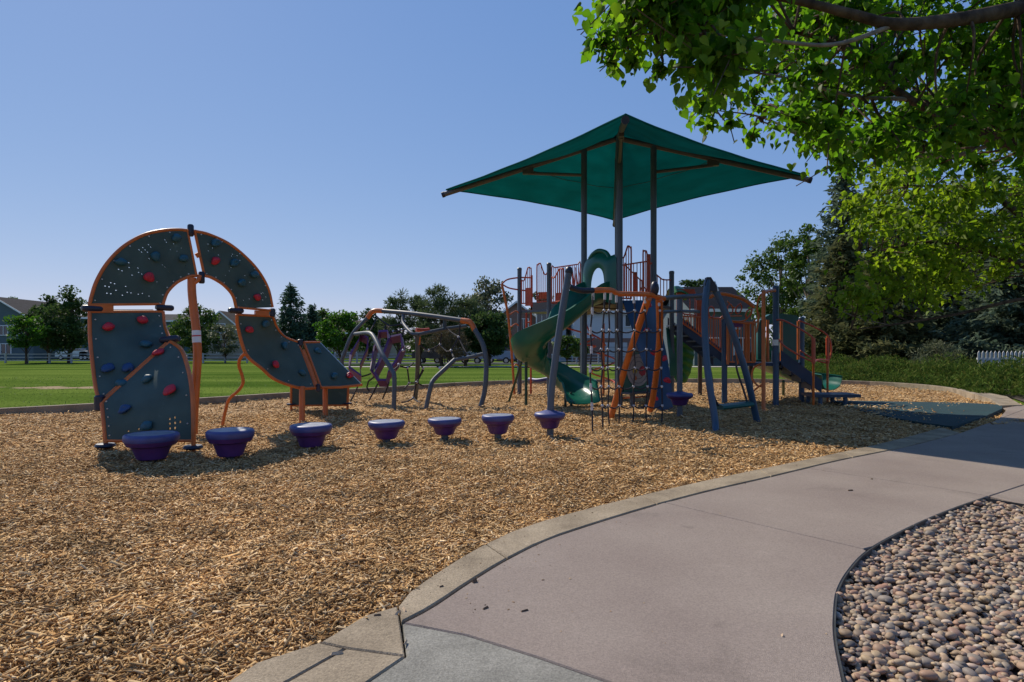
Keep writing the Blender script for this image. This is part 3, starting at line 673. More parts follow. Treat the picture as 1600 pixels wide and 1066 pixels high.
MB().tube(catmull([P(*q) for q in wp], 6), 0.026, 10).build('wavy_pole', M['orange'], ar)
# clamps
def clamp(p, d, L_=0.09, r=0.045):
    d = Vector(d).normalized(); MB().tube([p-d*L_, p-d*L_*.8, p+d*L_*.8, p+d*L_], r, 12, rr=[r*.7, r, r, r*.7]).build('clamp', M['navy'], ar)
upd = V(0,0,1); sid = V(.57,.8,0)
clamp(aP(*z1(862,98)), upd); clamp(aP(*z1(945,455)), upd); clamp(aP(*z1(115,690)), sid, .12); clamp(aP(*z1(665,683)), sid, .12); clamp(aP(*z1(1205,705)), sid, .12); clamp(aP(*z1(1482,720)), upd, .07)
clamp(P(*z2(172,630), 7.6), upd, .1, .06); clamp(P(*z2(705,148), 8.3), V(1,0,0.1), .13, .05); clamp(P(*z3(335,462), 11.0), upd, .06, .05); clamp(P(*z3(470,805), 10.78), upd, .07, .04)
for q in ((215,952), (880,965)): MB().lathe([(0.10,-0.02),(0.115,0.0),(0.10,0.025),(0.05,0.03)], P(*z2(*q), 7.44), 20).build('foot_collar', M['navy'], ar)
MB().box(aP(*z1(180,690)), (0.09,0.12,0), (0.02,-0.02,0), (0,0,0.05)).build('hinge_plate', M['orange'], ar)
MB().box(aP(*z1(1400,725)), (0.07,0.1,0), (0.02,-0.02,0), (0,0,0.04)).build('hinge_plate', M['orange'], ar)
# bolts along the edges
def bolts(rows, step, js):
    for i in range(2, len(rows)-1, step):
        for j in js:
            n_ = (rows[i+1][j]-rows[i-1][j]).cross(rows[i][min(j+1, len(rows[0])-1)]-rows[i][j-1]).normalized()
            if n_.y > 0: n_ = -n_
            p = rows[i][j] + n_*0.012
            MB().ball(p, 0.013, 6, 3).build('bolt', M['steel'], ar)
for rw, stp in ((rowsL, 9), (rowsR, 8), (rowsA, 5), (rowsB, 5), (rowsC, 6)): bolts(rw, stp, (1, len(rw[0])-2))
# hand holds
hg = np.random.default_rng(3); hold_me = {}
def hold_shape(k):
    g = np.random.default_rng(100+k); v, f = ico(3); q = np.ones(len(v))
    for _ in range(14):
        d = g.normal(size=3); d /= np.linalg.norm(d); q += g.uniform(-0.42, 0.34)*np.exp(-((1-v@d)/g.uniform(.06,.2)))
    v = v*q[:,None]*np.array([1.0, 0.6, 0.86]); return v, f
HS = [hold_shape(k) for k in range(5)]
allrows = [rowsL, rowsR, rowsA, rowsB, rowsC, rowsD]
flat = [(CX+F*p.x/p.y, HY-F*(p.z-CH)/p.y, p, rw, i, j) for rw in allrows for i, r_ in enumerate(rw) for j, p in enumerate(r_)]
fx = np.array([(q[0], q[1]) for q in flat])
def add_hold(px, py, col, size, parent=ar, p=None, n_=None):
    if p is None:
        k = int(np.argmin(((fx-(px,py))**2).sum(1) + np.array([0.002*q[2].y for q in flat])*0)); _, _, p, rw, i, j = flat[k]
        n_ = (rw[min(i+1,len(rw)-1)][j]-rw[max(i-1,0)][j]).cross(rw[i][min(j+1,len(rw[0])-1)]-rw[i][max(j-1,0)]).normalized()
        if n_.dot(V(-p.x, -p.y, 0)) < 0: n_ = -n_
        p = P(px, py, p.y)
    kk = (int(hg.integers(5)), col)
    if kk not in hold_me:
        v, f = HS[kk[0]]; me = bpy.data.meshes.new('climbing_hold'); me.from_pydata([tuple(q) for q in v], [], [tuple(int(z) for z in q) for q in f])
        me.polygons.foreach_set('use_smooth', [True]*len(me.polygons)); me.materials.append(M[col]); hold_me[kk] = me
    o = bpy.data.objects.new('climbing_hold', hold_me[kk]); COL.objects.link(o); o.parent = parent
    o.location = p + n_*size*0.45 - origin(parent)
    o.rotation_euler = (Quaternion((0,-1,0), 0) @ V(0,-1,0).rotation_difference(n_)).to_euler(); o.rotation_euler.rotate_axis('Y', float(hg.uniform(-0.6, 0.6)))
    size *= .82; o.scale = (size*float(hg.uniform(.9,1.15)), size, size*float(hg.uniform(.9,1.1)))
for q in ((540,450),(1035,330),(1355,605),(225,830),(485,775),(1295,850)): add_hold(*z1(*q), 'hold_red', 0.088)
for q in ((740,155),(590,295),(800,310),(320,335),(1045,195),(1185,345),(1335,430),(1240,495),(1420,805),(520,975)): add_hold(*z1(*q), 'hold_teal', 0.085)
for q in ((635,262),(720,540),(1490,340)): add_hold(*z2(*q), 'hold_red', 0.09)
for q in ((235,375),(395,375),(375,685)): add_hold(*z2(*q), 'hold_blue', 0.085)
for q in ((340,495),(540,460),(545,800)): add_hold(*z2(*q), 'hold_teal', 0.085)
for q in ((205,490),(455,535),(340,700),(580,720)): add_hold(*z3(*q), 'hold_teal', 0.088)
for q in ((135,635),(700,720)): add_hold(*z3(*q), 'hold_red', 0.09)

# ================================================================== WEB CLIMBER
wc = thing('web_climber', G(655, 632), 'low grey tube frame climber strung with ropes and violet hexagon rings', 'climbing frame')
def zz5(zx, zy): return (520+zx*.16878, 470+zy*.16886)
def zz6(zx, zy): return (640+zx*.16878, 470+zy*.16886)
def wt(pts, r=0.05, m='grey', name='frame_tube', n=12): return MB().tube(catmull(pts, 6), r, n).build(name, M[m], wc)
kA = P(*zz5(395,90), 15.4); kB = P(*zz6(540,190), 13.9); kC = P(*zz5(790,312), 14.2); kD = P(*zz6(520,235), 15.9)
# rear left leg and top tubes
wt([P(541,606,15.3), P(*zz5(85,590), 15.3), P(*zz5(110,480), 15.3), P(*zz5(190,300), 15.35), P(*zz5(330,150), 15.4)])
wt([P(*zz5(320,160), 15.4), P(*zz5(375,98), 15.4), P(*zz5(470,95), 15.35)], 0.062, 'orange', 'elbow_sleeve')
wt([P(*zz5(460,95), 15.35), P(*zz5(760,122), 14.7), P(*zz6(480,180), 14.0)], 0.055)
wt([P(*zz6(480,182), 14.0), P(*zz6(560,200), 13.9), P(*zz6(602,270), 13.85)], 0.064, 'orange', 'elbow_sleeve')
wt([P(*zz6(600,262), 13.85), P(*zz6(680,410), 13.7), P(*zz6(708,560), 13.6), P(*zz6(705,740), 13.5), P(*zz6(690,860), 13.5), P(*zz6(655,990), 13.45)], 0.057)
wt([P(*zz5(655,130), 14.9), P(*zz5(650,205), 14.7), P(*zz5(730,300), 14.2), P(*zz5(790,315), 14.2)], 0.042)
wt([kC, P(*zz6(330,262), 14.6), P(*zz6(520,235), 15.2)], 0.045, 'grey')
MB().tube([P(*zz6(325,160), 14.4), P(*zz6(327,262), 14.55)], 0.04, 10).build('frame_tube', M['blue'], wc)
wt([P(*zz6(60,270), 14.6), P(*zz6(120,275), 14.7), P(*zz6(180,270), 14.8)], 0.05, 'red_orange', 'elbow_sleeve')
wt([P(*zz6(70,300), 14.2), P(*zz6(75,600), 14.8), P(*zz6(55,900), 15.6)], 0.055)
wt([P(*zz6(80,330), 14.3), P(*zz6(76,400), 14.4)], 0.062, 'orange', 'elbow_sleeve')
wt([P(*zz6(420,545), 13.5), P(*zz6(340,620), 13.3), P(*zz6(225,730), 13.15), P(*zz6(195,800), 13.05), P(*zz6(150,1005), 13.0)], 0.05)
wt([P(*zz6(415,548), 13.5), P(*zz6(550,525), 13.6), P(*zz6(690,490), 13.68)], 0.04)
wt([P(*zz5(205,310), 15.3), P(*zz5(330,300), 14.3), P(*zz5(385,345), 13.9), P(*zz5(460,500), 13.4), P(*zz5(545,640), 13.15), P(*zz5(570,720), 13.05), P(*zz5(565,1010), 13.0)], 0.05)
# ropes

def rope(pts, r=0.013):
    for a, b_ in zip(pts[:-1], pts[1:]):
        q = [a.lerp(b_, t/4) - V(0,0,0.03*math.sin(math.pi*t/4)*min(1,(b_-a).length)) for t in range(5)]; MB().tube(q, r*1.45, 6).build('rope', M['rope'], wc)
W6 = lambda x, y, Y: P(*zz6(x, y), Y); W5 = lambda x, y, Y: P(*zz5(x, y), Y)
n1_, n2_, n3_, n4_, n5_ = W6(175,460,14.6), W6(282,405,14.7), W6(385,460,14.2), W6(455,335,14.2), W6(540,515,13.7)
for pr in ((W6(70,390,14.4), n1_), (n1_, n2_), (n2_, W6(297,300,14.6)), (n2_, W6(345,470,14.4)), (n3_, n4_), (n4_, W6(468,215,14.1)), (n4_, n5_), (n3_, W6(412,530,13.6)), (W6(350,260,14.6), n4_), (n3_, W6(345,470,14.4)),
           (W5(610,600,13.9), W5(690,620,14.2)), (W5(690,620,14.2), W5(708,760,14.4)), (W5(690,620,14.2), W5(745,575,14.6)), (W5(708,760,14.4), W5(665,810,14.2)), (W5(775,755,14.8), W5(840,640,15)), (W5(775,755,14.8), W5(745,900,14.9)), (W5(745,900,14.9), W5(640,940,14)), (W5(745,900,14.9), W5(810,945,14.4)), (W5(775,755,14.8), W5(840,790,15.0)), (W5(708,760,14.4), W5(775,755,14.8)),
           (W6(125,625,14.9), W6(70,740,15)), (W6(85,560,14.8), W6(125,625,14.9)), (W6(280,625,13.6), W6(250,600,13.8)),
           (W5(405,160,15.3), W5(350,275,15)), (W5(490,230,15), W5(455,310,14.8)), (W5(390,130,15.3), W5(520,230,15)), (W5(520,230,15), W5(640,215,14.8)), (W5(455,300,14.8), W5(560,285,14.9)), (W5(560,285,14.9), W5(660,265,14.7)), (W5(660,265,14.7), W5(645,335,14.6)),
           (W5(330,490,14.6), W5(400,450,14.5)), (W5(430,430,14.5), W5(480,420,14.5)), (W5(270,700,14.3), W5(350,675,14.1)), (W5(245,760,14.2), W5(165,930,14.4)), (W5(415,770,14), W5(335,920,14.2)), (W5(520,760,13.8), W5(460,910,14.2)),
           (W5(385,700,14), W5(330,745,14.2)), (W5(330,745,14.2), W5(315,800,14.3)), (W5(315,800,14.3), W5(340,840,14.3)), (W5(610,600,13.9), W5(540,650,13.4))):
    rope(pr)
for q in (n1_, n2_, n3_, n4_, n5_, W5(690,620,14.2), W5(775,755,14.8), W5(745,900,14.9), W5(610,590,13.9), W6(125,625,14.9), W6(280,625,13.6), W5(708,760,14.4), W5(320,265,15), W5(640,268,14.7), W5(560,285,14.9), W5(650,460,14.2)): MB().ball(q, 0.035, 8, 5).build('rope_connector', M['knot'], wc)
def hexring(pts, Y0, Y1, d=0.24):
    """hexagonal ring given its outline; a broad band with real depth"""
    q = [P(*zz5(x, y), Y0 + (Y1-Y0)*t) for x, y, t in pts]; n = len(q); c = sum(q, Vector())/n
    nr = (q[0]-c).cross(q[2]-c).normalized()
    if nr.y > 0: nr = -nr
    mb = MB(); vs = []; 
    for p in q:
        w = (p-c).normalized()*0.03
        vs += [p + w + nr*d/2, p - w + nr*d/2, p - w - nr*d/2, p + w - nr*d/2]
    fs = []
    for i in range(n):
        j = (i+1) % n
        for k in range(4): fs.append((i*4+k, i*4+(k+1)%4, j*4+(k+1)%4, j*4+k))
    mb.add(vs, fs).build('hexagon_ring', M['violet'], wc, smooth=False)
hexring([(255,335,0),(325,370,.1),(318,470,.3),(250,620,.6),(265,720,1),(150,640,.9),(165,520,.5),(240,390,.2)], 14.9, 14.1)
hexring([(435,310,0),(515,305,0),(525,375,.2),(470,540,.5),(400,640,.8),(430,745,1),(360,660,1),(370,590,.7),(395,450,.3),(425,400,.2)], 14.8, 14.0)
hexring([(545,360,0),(640,340,0),(655,450,.3),(590,590,.6),(520,690,.9),(505,760,1),(425,760,1),(400,690,.9),(470,545,.5),(520,430,.2)], 14.7, 13.9)

# ================================================================== NET CLIMBER with leaning pole
nc = thing('net_climber', G(958, 652), 'orange overhead rail with hanging rope net and leaning posts in front of the tower', 'climbing net')
def nt_(pts, r, m, name, rr=None): return MB().tube(catmull(pts, 6), r, 14, rr=rr).build(name, M[m], nc)
b7 = G(859.5, 681)
nt_([b7 + V(0,0,-.1), P(861,620,b7.y), P(868,560,b7.y+.02), P(878,490,b7.y+.05), P(889,424,b7.y+.1)], 0.052, 'slate', 'leaning_post')
MB().ball(P(889,424,b7.y+.1), 0.062, 12, 8, (1,1,1.2)).build('post_cap', M['navy'], nc)
# pods carried on posts
def post_pod(px, py_base, py_top, wpx, parent):
    b0 = G(px, py_base); Y = b0.y; r = wpx/2/F*Y; zt = CH-(py_top-HY)/F*Y; zb = zt-0.235
    MB().lathe([(r*.44, zb),(r*.52, zb+.012),(r*.66, zb+.10),(r*.70, zb+.115),(r*.86, zb+.135),(r*.97, zb+.17)], b0, 36).build('pod_body', M['purple'], parent, ang=30)
    MB().lathe([(r*.97, zb+.17),(r, zb+.19),(r*.99, zt-.025),(r*.93, zt-.008),(r*.6, zt+.004),(0.07, zt+.03),(0.05,zt+.03)], b0, 36).build('pod_rim', M['pod_rim'], parent, ang=45)
post_pod(859, 681, 644, 49, nc); post_pod(1062, 650, 614, 41, nc)
q8 = G(1062, 650)
nt_([q8 + V(0,0,-.1), P(1062,560,q8.y), P(1062,462,q8.y)], 0.055, 'slate', 'upright_post')
rail_pts = [(889,448,9.13),(905,453.5,9.2),(921,454,9.3),(945,453.5,9.45),(957,454.5,9.55),(966,459,9.62),(985,459.5,9.75),(1008,460,9.9),(1022,462.5,10.05),(1038,467,10.2)]
ra_ = catmull([P(*q) for q in rail_pts], 4)
MB().tube(ra_[:10], 0.045, 12).build('rail_coupler', M['navy'], nc)
MB().tube(ra_[4:], 0.042, 12).build('overhead_rail', M['orange'], nc)
nt_([P(1036,466,10.2), P(1062,464,10.6), P(1098,462,10.5)], 0.04, 'slate', 'overhead_tube')
nt_([P(1034,488,10.6), P(1062,486.5,11.3), P(1092,487,10.6)], 0.028, 'grey', 'overhead_tube')
nt_([P(1013,466,9.9), P(998,510,10.3), P(985,548,10.7), P(968,605,11.1), P(954.5,653,11.25)], 0.058, 'orange', 'slanted_leg')
nt_([P(1030,466,10.1), P(1031,520,11.0), P(1028,560,11.6), P(1022,610,12.2), P(1016,642,12.4)], 0.062, 'orange', 'slanted_leg')
MB().ball(P(1023,451,10.05), 0.075, 10, 6, (1,1,1.7)).build('post_cap', M['navy'], nc)
# net
vb = [(926,676.6),(942,671),(952.5,666),(967,662),(989,659.5),(1010,659),(1034,660)]
tpx = [924,945,954,964,989,1010,1030]
def rail_at(px): return min(ra_, key=lambda p: abs(CX+F*p.x/p.y-px))
hy = [485.5,516,546,575,604,634]
nodes = []
for i, ((bx, by), tx) in enumerate(zip(vb, tpx)):
    T, B = rail_at(tx), G(bx, by)
    col_pts = []
    for y in hy:
        # solve for the point on the rope at image row y
        lo_, hi_ = 0.0, 1.0
        for _ in range(30):
            md = (lo_+hi_)/2; p = T.lerp(B, md)
            if HY-F*(p.z-CH)/p.y < y: lo_ = md
            else: hi_ = md
        p = T.lerp(B, lo_); p.x += (0.012*math.sin(i*2.1+y*0.13)) + 0.035*math.sin(math.pi*lo_)*(-1 if i < 3 else .5); col_pts.append(p)
    nodes.append(col_pts)
    MB().tube(catmull([T] + col_pts + [B - V(0,0,.05)], 4), 0.0135, 8).build('net_rope', M['rope'], nc)
    MB().tube([T + V(0,0,.01), T - V(0,0,.15)], 0.021, 8).build('rope_sleeve', M['knot'], nc)
for r_ in range(6):
    for i in range(6):
        if (r_, i) in ((0,5),(5,0)): continue
        a, b_ = nodes[i][r_], nodes[i+1][r_]
        MB().tube([a.lerp(b_, t/6) - V(0,0,0.045*math.sin(math.pi*t/6)) for t in range(7)], 0.012, 8).build('net_rope', M['rope'], nc)
    for i in range(7):
        MB().ball(nodes[i][r_], 0.024, 10, 6, (1,1,1.15)).build('rope_connector', M['knot'], nc)
for r_ in range(6): MB().tube([nodes[0][r_]-V(0,0,.07), nodes[0][r_]+V(0,0,.05)], 0.02, 8).build('rope_sleeve', M['knot'], nc)

# ================================================================== BLUE A-FRAME with hanging step
af = thing('hanging_step_frame', G(1150, 664), 'blue A-shaped posts carrying a low teal step between them', 'play frame')
l1 = [G(1118,670)-V(0,0,.1), P(1117,655,9.8), P(1107,590,9.9), P(1102,530,10.0), P(1101.5,480,10.05), P(1106,438,10.1)]
l2 = [G(1184,660)-V(0,0,.1), P(1181,650,10.45), P(1166,585,10.3), P(1145,520,10.2), P(1127,475,10.15), P(1112,442,10.12)]
MB().tube(catmull(l1, 6), 0.056, 16).build('post', M['blue'], af); MB().tube(catmull(l2, 6), 0.056, 16).build('post', M['blue'], af)
MB().prism([P(1101,446,10.05), P(1105,433,10.05), P(1111,433,10.05), P(1120,447,10.05), P(1121,455,10.05), P(1112,455,10.05)], V(0,.12,0)).build('post_cap', M['navy'], af)
stp = MB(); A_, B_ = P(1122,637,10.0), P(1170,632,10.3)
d_ = (B_-A_).normalized(); s_ = V(-d_.y, d_.x, 0)
prof = [(-.13,.0),(-.11,.035),(-.05,.05),(.05,.05),(.11,.035),(.13,0),(.1,-.03),(-.1,-.03)]
stp.add([A_ + s_*x + V(0,0,z) for x, z in prof] + [B_ + s_*x + V(0,0,z) for x, z in prof], [(i, (i+1)%8, 8+(i+1)%8, 8+i) for i in range(8)] + [tuple(range(8))[::-1], tuple(range(8,16))])
stp.build('step', M['teal'], af)
for pts in ([P(1106,560,9.95), P(1112,590,9.95), P(1115,617,9.95), P(1122,634,10.0)], [P(1148,555,10.25), P(1152,580,10.25), P(1160,604,10.28), P(1168,630,10.3)]):
    MB().tube(catmull(pts, 6), 0.018, 8).build('hanger_rod', M['navy'], af)
MB().tube([P(1116,440,10.1), P(1122,455,10.08)], 0.02, 8).build('bolt_plate', M['steel'], af)
# ================================================================== PLAY STRUCTURE (tower, decks, slides, shade roof: all bolted together)
ps = thing('play_structure', (2.55, 14.4, 0), 'tall play tower with teal shade roof, green spiral slide, decks and orange railings', 'playground')
U2, V2 = V(.595,-.803,0), V(.803,.595,0); C2 = V(2.55,14.4,0); S = .58; DZ = 2.38
def D(a, b, z): return C2 + U2*a + V2*b + V(0,0,z)
c1, c2, c3, c4_ = D(-S,-S,0), D(S,-S,0), D(S,S,0), D(-S,S,0)
def pt(pts, r, m, name, n=12, sm=True, parent=None): return MB().tube(catmull(pts, 6) if sm else pts, r, n).build(name, M[m], parent or ps)
# shade roof
HE, HA = 5.22, 6.42
Ld, Nd = V(.989,-.148,0), V(.148,.989,0)
cor = [C2 - Ld*4.24, C2 - Nd*4.2, C2 + Ld*4.24, C2 + Nd*4.2]
apex = V(C2.x, C2.y, HA)
cor = [V(p.x, p.y, HE) for p in cor]
m, t, b, out = newmat('teal_shade_cloth'); N = t.nodes.new; L = t.links.new
tc = N('ShaderNodeTexCoord'); nz = N('ShaderNodeTexNoise'); nz.inputs['Scale'].default_value = 1.2; nz.inputs['Detail'].default_value = 5
mp = N('ShaderNodeMapping'); mp.inputs['Scale'].default_value = (1.0, 1.0, 7.0); L(tc.outputs['Object'], mp.inputs[0]); L(mp.outputs[0], nz.inputs['Vector'])
rp = N('ShaderNodeValToRGB'); rp.color_ramp.elements[0].position = .3; rp.color_ramp.elements[1].position = .7
rp.color_ramp.elements[0].color = (0.010,0.185,0.175,1); rp.color_ramp.elements[1].color = (0.013,0.235,0.225,1); L(nz.outputs['Fac'], rp.inputs[0])
L(rp.outputs[0], b.inputs['Base Color']); b.inputs['Roughness'].default_value = .85; b.inputs['Specular IOR Level'].default_value = .15
trn = N('ShaderNodeBsdfTranslucent'); L(rp.outputs[0], trn.inputs[0]); ms = N('ShaderNodeMixShader'); ms.inputs[0].default_value = .72
L(b.outputs[0], ms.inputs[1]); L(trn.outputs[0], ms.inputs[2]); L(ms.outputs[0], out.inputs[0]); M['cloth'] = m
wv = N('ShaderNodeTexNoise'); wv.inputs['Scale'].default_value = 3.0; L(tc.outputs['Object'], wv.inputs['Vector']); bp = N('ShaderNodeBump'); bp.inputs['Strength'].default_value = .25; bp.inputs['Distance'].default_value = .05; L(wv.outputs['Fac'], bp.inputs['Height']); L(bp.outputs[0], b.inputs['Normal'])
for i in range(4):
    a, b_ = cor[i], cor[(i+1) % 4]; rows = []
    for r_ in range(15):
        t_ = r_/14; row = []
        for s_ in range(21):
            q = s_/20; e = a.lerp(b_, q); mid = (a+b_)/2; inw = V(C2.x, C2.y, HE) - mid; inw.normalize()
            e = e + inw*(0.20*4*q*(1-q)) + V(0,0,0.03*4*q*(1-q))
            p = apex.lerp(e, t_); p.z -= (0.13*math.sin(math.pi*t_)*4*q*(1-q) + 0.012*math.sin(q*19+i)*t_*(1-t_)*4 + .004*math.sin(q*23+t_*9+i*2)*t_) - 0.05; row.append(p)
        rows.append(row)
    MB().sheet(rows, 0.006).build('shade_panel', M['cloth'], ps)
    sm = [rows[8][k] - V(0,0,.012) for k in range(21)]
    if i in (2, 3): MB().tube(sm, 0.008, 5).build('panel_seam', M['green_dark'], ps)
    hem = [rows[14][k] for k in range(21)]; MB().tube(hem, 0.018, 6).build('shade_hem', M['cloth'], ps)
M['rafter'] = mat('grey_brown_steel', (0.10, 0.088, 0.082), 0.45, 0.12, 3)
for p in cor:
    e = p + (p-apex).normalized()*0.06
    MB().tube([apex - V(0,0,.09), e - V(0,0,.05)], 0.062, 12).build('rafter', M['rafter'], ps)
    MB().tube([e - V(0,0,.05) - (p-apex).normalized()*.02, e - V(0,0,.05)+(p-apex).normalized()*.05], 0.072, 12).build('rafter_cap', M['navy'], ps)
MB().ball(apex - V(0,0,.09), 0.12, 12, 8, (1,1,.8)).build('apex_hub', M['navy'], ps)
for p, q in ((c1, cor[0]), (c2, cor[1]), (c3, cor[2]), (c4_, cor[3])):
    f_ = (p-C2).length/4.22; zt = HA-.09 - (HA-HE-.04)*f_
    pt([p - V(0,0,.1), V(p.x, p.y, zt)], 0.072, 'slate', 'roof_post', 18, False)
    d_ = (V(q.x,q.y,0)-V(p.x,p.y,0)).normalized(); k_ = p + d_*1.36; fk_ = (k_-C2).length/4.22; zk = HA-.13-(HA-HE-.04)*fk_
    pt([V(p.x,p.y,zt-.62), V(k_.x,k_.y,zk-.10)], 0.038, 'rafter', 'roof_brace', 10, False)
    MB().box(V(k_.x,k_.y,zk-.02), d_*.13, V(-d_.y,d_.x,0)*.05, V(0,0,.10)).build('brace_bracket', M['rafter'], ps)

# posts
def post(x, y, zt, r=.064, m='slate'): 
    p = V(x, y, 0); pt([p - V(0,0,.1), p + V(0,0,zt)], r, m, 'post', 16, False)
    MB().lathe([(r+.004,-.06),(r+.006,-.01),(r*.8,.015),(.01,.02)], p+V(0,0,zt), 16).build('post_cap', M[m], ps); return p
pa = post(.22,17.6,3.66); pb = post(1.04,16.9,3.70); pc = post(2.1,18.0,3.6); pd = post(1.12,18.2,3.6)
p5 = post(4.1,15.45,3.28); p6 = post(5.12,14.5,2.0,.066,'blue'); p7 = post(6.15,14.02,2.74,.068,'blue'); p8 = post(7.1,14.75,2.06,.066,'blue'); p9 = post(6.35,16.0,1.2,.06,'deck_brown'); p10 = post(5.25,16.8,1.55,.06,'deck_brown')
MB().tube([P(1211.5,531,13.96), P(1211.5,540,13.96)], .0695, 16, caps=False).build('warning_sticker', M['sticker'], ps)
# decks
def deck(pl, z, m='deck', th=.07, name='deck'):
    MB().prism([V(p.x,p.y,z-th) for p in pl], V(0,0,th)).build(name, M[m], ps, smooth=False)
deck([c1,c2,c3,c4_], DZ, 'deck_brown'); deck([pa,pb,pc,pd], 2.42, 'slate'); deck([pb,c1,c4_,pc], 2.36, 'deck_brown'); deck([c3,p5,c4_], DZ-.01, 'deck_brown')
deck([p6,p7,p8,p9], .96, 'deck')
# picket barriers: a tube frame with pickets
def barrier(A, B, za, zb, ta, tb, n, m='red_orange', hump=None, r=.018, name='barrier'):
    """A,B plan points; za..zb bottom heights, ta..tb top heights; hump: ('A'|'B', height) rounded raised end"""
    A, B = V(A.x,A.y,0), V(B.x,B.y,0)
    top = [A.lerp(B, k/12) + V(0,0,0) for k in range(13)]
    def th(k):
        q = k/12; z = ta+(tb-ta)*q
        if hump:
            w = q if hump[0] == 'B' else 1-q
            z += hump[1]*max(0, min(1, (w-.25)/.4))**1.2 * (1 - max(0,(w-.8)/.2)**2*.35)
        return z
    tp = [p + V(0,0,th(k)) for k, p in enumerate(top)]
    bo = [A.lerp(B, k/12) + V(0,0,za+(zb-za)*k/12) for k in range(13)]
    fr = MB().tube(catmull([bo[0]] + tp + [bo[12]], 3), r, 8).tube(bo, r, 8).build(name, M[m], ps)
    for k in range(1, n+1):
        q = k/(n+1); i = int(q*12); f_ = q*12-i
        MB().tube([bo[i].lerp(bo[i+1], f_), tp[i].lerp(tp[i+1], f_)], .011, 6).build('picket', M[m], fr)
    return fr
XY = lambda px, Y: V((px-CX)/F*Y, Y, 0)
zAt = lambda py, Y: CH-(py-HY)/F*Y
barrier(XY(815,17.5), XY(830,17.3), zAt(474,17.4), zAt(474,17.4), zAt(439,17.4), zAt(436,17.4), 4, hump=('B',.34))
barrier(XY(839,17.1), XY(855,16.95), zAt(472,17), zAt(471,17), zAt(429,17), zAt(429,17), 4, hump=('A',.32))
MB().box(P(826,464,17.35), (.09,-.05,0), (.01,.012,0), (0,0,.26)).build('barrier_panel', M['red_orange'], ps)
MB().box(P(848,462,17.1), (.11,-.03,0), (.01,.012,0), (0,0,.10)).build('barrier_panel', M['orange'], ps)
MB().box(P(830.5,455,17.5), (.035,0,0), (0,.02,0), (0,0,.46)).build('barrier_panel', M['red_orange'], ps)
barrier(XY(862,16.7), XY(880,16.0), zAt(471,16.4), zAt(471,16.2), zAt(434,16.6), zAt(432,16.2), 5, hump=('B',.2))
barrier(XY(862,17.9), XY(907,17.9), zAt(474,17.9), zAt(474,17.9), zAt(419,17.9), zAt(412.5,17.9), 13)
for i in range(5): pt([P(884+5*i,418,17.5), P(887.5+5*i,448,17.5)], .014, 'red_orange', 'picket', 6, False)
for i in range(3): pt([P(893+7*i,424,17.2), P(897+7*i,449,17.2), P(900+7*i,424,17.2)], .016, 'red_orange', 'picket', 6)
MB().box(P(886,466,16.6), (.28,-.2,0), (.012,.016,0), (0,0,.16)).build('barrier_panel', M['red_orange'], ps)
for i in range(7): pt([P(892+2.6*i,458+(i%2)*4,16.2), P(893+2.6*i,472,16.2)], .013, 'orange', 'picket', 6, False)
# behind the hood, seen through its opening
barrier(D(-S,S-.02,0), D(S*.9,S-.02,0), DZ+.05, DZ+.05, zAt(414,15.0), zAt(414,15.0), 9)
barrier(c2.lerp(c3,.04), c2.lerp(c3,.33), DZ+.06, DZ+.06, 3.36, 3.36, 3, hump=('B',.28), m='red_orange')
barrier(c2.lerp(c3,.68), c2.lerp(c3,.96), DZ+.06, DZ+.06, 3.34, 3.30, 3, hump=('A',.26), m='red_orange')
barrier(XY(976,16.0), XY(1003,15.6), zAt(462,16), zAt(462,15.6), zAt(414,16), zAt(440,15.6), 7)
MB().box(P(992,443,15.9), (.05,0,0), (0,.02,0), (0,0,.3)).build('barrier_panel', M['red_orange'], ps)
MB().box(P(1013,428,15.3), (.05,0,0), (0,.02,0), (0,0,.5)).build('barrier_panel', M['red_orange'], ps)
pt([P(1000,462,15), P(1001,452,15), P(1005,449,15), P(1009,452,15), P(1010,462,15)], .018, 'red_orange', 'grip_loop', 8)
pt([P(1024,428,14.4), P(1030,433,14.7), P(1036,437,15.0), P(1047,437.5,15.4)], .018, 'red_orange', 'top_rail', 8)
for i in range(4): pt([P(1027+5*i,431+min(6,2.4*i),14.5+.22*i), P(1027+5*i,468,14.5+.22*i)], .012, 'red_orange', 'picket', 6, False)
# hood over the spiral slide, on the left front edge
ho = [(-.50,DZ),(-.52,2.75),(-.52,3.1),(-.46,3.34),(-.28,3.46),(-.02,3.52),(.20,3.48),(.40,3.40),(.54,3.40),(.55,3.1),(.55,2.75),(.53,2.30)]
hi_ = [(-.20,DZ),(-.21,2.6),(-.20,2.85),(-.14,3.04),(-.05,3.14),(.04,3.17),(.13,3.14),(.20,3.04),(.24,2.85),(.25,2.65),(.25,2.5),(.25,DZ)]
rows = []
for (a0,z0),(a1,z1_) in zip(resamp([V(a,z,0) for a,z in ho],34), resamp([V(a,z,0) for a,z in hi_],34)) if False else [((p.x,p.y),(q.x,q.y)) for p,q in zip(resamp([V(a,z,0) for a,z in ho],34), resamp([V(a,z,0) for a,z in hi_],34))]:
    row = []
    for k in range(9):
        q = k/8; bulge = .15*math.sin(math.pi*min(1,q*.62+.12))+.02
        row.append(D(a0+(a1-a0)*q, -S-bulge, z0+(z1_-z0)*q))
    rows.append(row)
MB().sheet(rows, .03).build('slide_hood', M['green'], ps)
MB().tube(catmull([D(-.30,-S-.08,3.42), D(-.16,-S-.10,3.52), D(.02,-S-.10,3.57), D(.22,-S-.08,3.51), D(.34,-S-.08,3.38)], 6), .05, 10).build('hood_handle', M['green'], ps)
